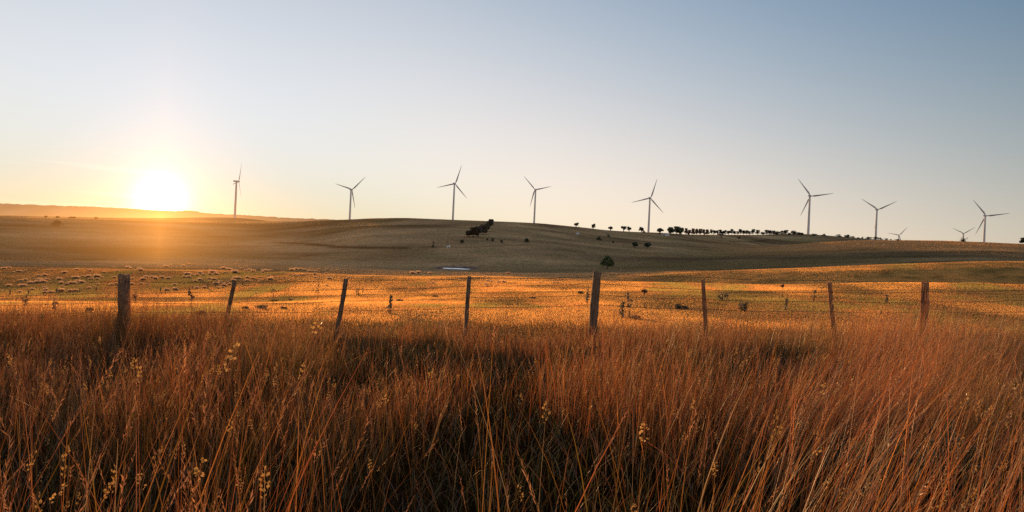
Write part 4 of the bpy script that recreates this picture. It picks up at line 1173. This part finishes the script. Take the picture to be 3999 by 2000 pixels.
# the evening sky: horizon warmth, blue overhead and the glow round the sun, as functions of direction
SKY_C = [(0.5966, 0.2027, -0.0984), (-1.6942, -1.1533, -0.7357), (0.25, 0.2714, 0.3631), (0.0026, -0.5116, -0.9147), (-0.8125, -0.7213, -0.7953), (-2.9888, -1.4765, -0.0198), (-1.1419, -0.4126, 0.1812), (-1.9403, -1.4886, -2.1356)]
tc = nt.nodes.new('ShaderNodeTexCoord')
def wm(op, *ins):
    n = nt.nodes.new('ShaderNodeMath'); n.operation = op
    for i, v in enumerate(ins):
        if isinstance(v, (int, float)): n.inputs[i].default_value = v
        else: L.new(v, n.inputs[i])
    return n.outputs[0]
def wv(op, *ins):
    n = nt.nodes.new('ShaderNodeVectorMath'); n.operation = op
    for i, v in enumerate(ins):
        if isinstance(v, (tuple, list)): n.inputs[i].default_value = v
        elif isinstance(v, (int, float)): n.inputs['Scale'].default_value = v
        elif op == 'SCALE' and i == 1: L.new(v, n.inputs['Scale'])
        else: L.new(v, n.inputs[i])
    return n.outputs['Value'] if op == 'DOT_PRODUCT' else n.outputs['Vector']
def wsmooth(v, lo, hi):
    n = nt.nodes.new('ShaderNodeMapRange'); n.interpolation_type = 'SMOOTHSTEP'
    L.new(v, n.inputs['Value']); n.inputs['From Min'].default_value = lo; n.inputs['From Max'].default_value = hi
    return n.outputs['Result']
dirn = tc.outputs['Generated']
sep = nt.nodes.new('ShaderNodeSeparateXYZ'); L.new(dirn, sep.inputs[0])
zel = wm('MINIMUM', wm('MAXIMUM', sep.outputs['Z'], -0.03), 0.42)
tsun = wm('ARCCOSINE', wm('MINIMUM', wv('DOT_PRODUCT', dirn, tuple(SUN_DIR)), 0.999999))
tc_ = wm('MINIMUM', tsun, 1.35)
acc = None
for coef, k in zip(SKY_C, [None, zel, tc_, wm('MULTIPLY', zel, zel), wm('MULTIPLY', tc_, tc_), wm('MULTIPLY', zel, tc_),
                              wm('POWER', 2.718281828, wm('MULTIPLY', tc_, -4.0)),
                              wm('POWER', 2.718281828, wm('ADD', wm('MULTIPLY', zel, -14.0), wm('MULTIPLY', tc_, -2.0)))]):
    if k is None: acc = wv('ADD', tuple(coef), (0, 0, 0))
    else: acc = wv('ADD', acc, wv('SCALE', tuple(coef), k))
s3 = nt.nodes.new('ShaderNodeSeparateXYZ'); L.new(acc, s3.inputs[0])
c3 = nt.nodes.new('ShaderNodeCombineXYZ')
for i in range(3): L.new(wm('POWER', 2.718281828, s3.outputs[i]), c3.inputs[i])
g1 = wv('SCALE', (5.0, 4.6, 4.0), wm('POWER', 2.718281828, wm('MULTIPLY', tsun, -1 / 0.0120)))
g2 = wv('SCALE', (0.46, 0.29, 0.20), wm('POWER', 2.718281828, wm('MULTIPLY', tsun, -1 / 0.10)))
# streaks of thin cirrus low on the left
mp = nt.nodes.new('ShaderNodeMapping'); mp.inputs['Scale'].default_value = (2.2, 2.2, 60); mp.inputs['Rotation'].default_value = (0, R(4), 0)
L.new(dirn, mp.inputs['Vector'])
nz = nt.nodes.new('ShaderNodeTexNoise'); nz.inputs['Scale'].default_value = 1.6; nz.inputs['Detail'].default_value = 5; L.new(mp.outputs[0], nz.inputs['Vector'])
band = wm('MULTIPLY', wm('SMOOTH_MAX', wm('SUBTRACT', 1.0, wm('ABSOLUTE', wm('DIVIDE', wm('SUBTRACT', sep.outputs['Z'], 0.065), 0.05))), 0.0, 0.1), wm('POWER', 2.718281828, wm('MULTIPLY', tsun, -2.5)))
left_of_sun = wm('SUBTRACT', 1.0, wsmooth(sep.outputs['X'], -0.50, -0.42))
cir = wm('MULTIPLY', wm('MAXIMUM', wm('SUBTRACT', nz.outputs['Fac'], 0.52), 0.0), wm('MULTIPLY', wm('MULTIPLY', band, left_of_sun), 1.7))
g3 = wv('SCALE', (0.9, 0.8, 0.6), cir)
# added fill: unseen sky overhead and behind the viewer lifted to brighten shade
amb = wv('ADD', wv('SCALE', (0.36, 0.30, 0.28), wsmooth(tsun, 1.25, 2.0)), wv('SCALE', (0.13, 0.13, 0.14), wsmooth(sep.outputs['Z'], 0.40, 0.75)))
custom = wv('ADD', wv('ADD', wv('ADD', wv('ADD', c3.outputs[0], g1), g2), g3), amb)
total = wv('ADD', wv('SCALE', sky.outputs[0], 0.05), wv('SCALE', custom, 10.0))
bg = nt.nodes.new('ShaderNodeBackground'); bg.inputs['Strength'].default_value = 0.10
L.new(total, bg.inputs['Color'])
L.new(bg.outputs[0], out.inputs['Surface'])

cam = bpy.data.cameras.new('camera'); cam.sensor_width = 36.0; cam.lens = 36.0 * F / 3999.0
cam.clip_start = 0.05; cam.clip_end = 40000
co = bpy.data.objects.new('camera', cam); COL.objects.link(co)
right = Vector((CR, 0, SR)); up = Vector((-SR, 0, CR)); back = Vector((0, -1, 0))
co.matrix_world = Matrix((( right.x, up.x, back.x, 0), (right.y, up.y, back.y, 0), (right.z, up.z, back.z, 0), (0, 0, 0, 1)))
scene.camera = co

scene.render.engine = 'CYCLES'
scene.cycles.max_bounces = 6; scene.cycles.diffuse_bounces = 3; scene.cycles.glossy_bounces = 2; scene.cycles.transmission_bounces = 4; scene.cycles.volume_bounces = 0
scene.cycles.use_denoising = False
scene.cycles.caustics_reflective = False; scene.cycles.caustics_refractive = False
scene.view_settings.view_transform = 'Standard'; scene.view_settings.look = 'None'
scene.view_settings.exposure = 0.0; scene.view_settings.gamma = 1.0
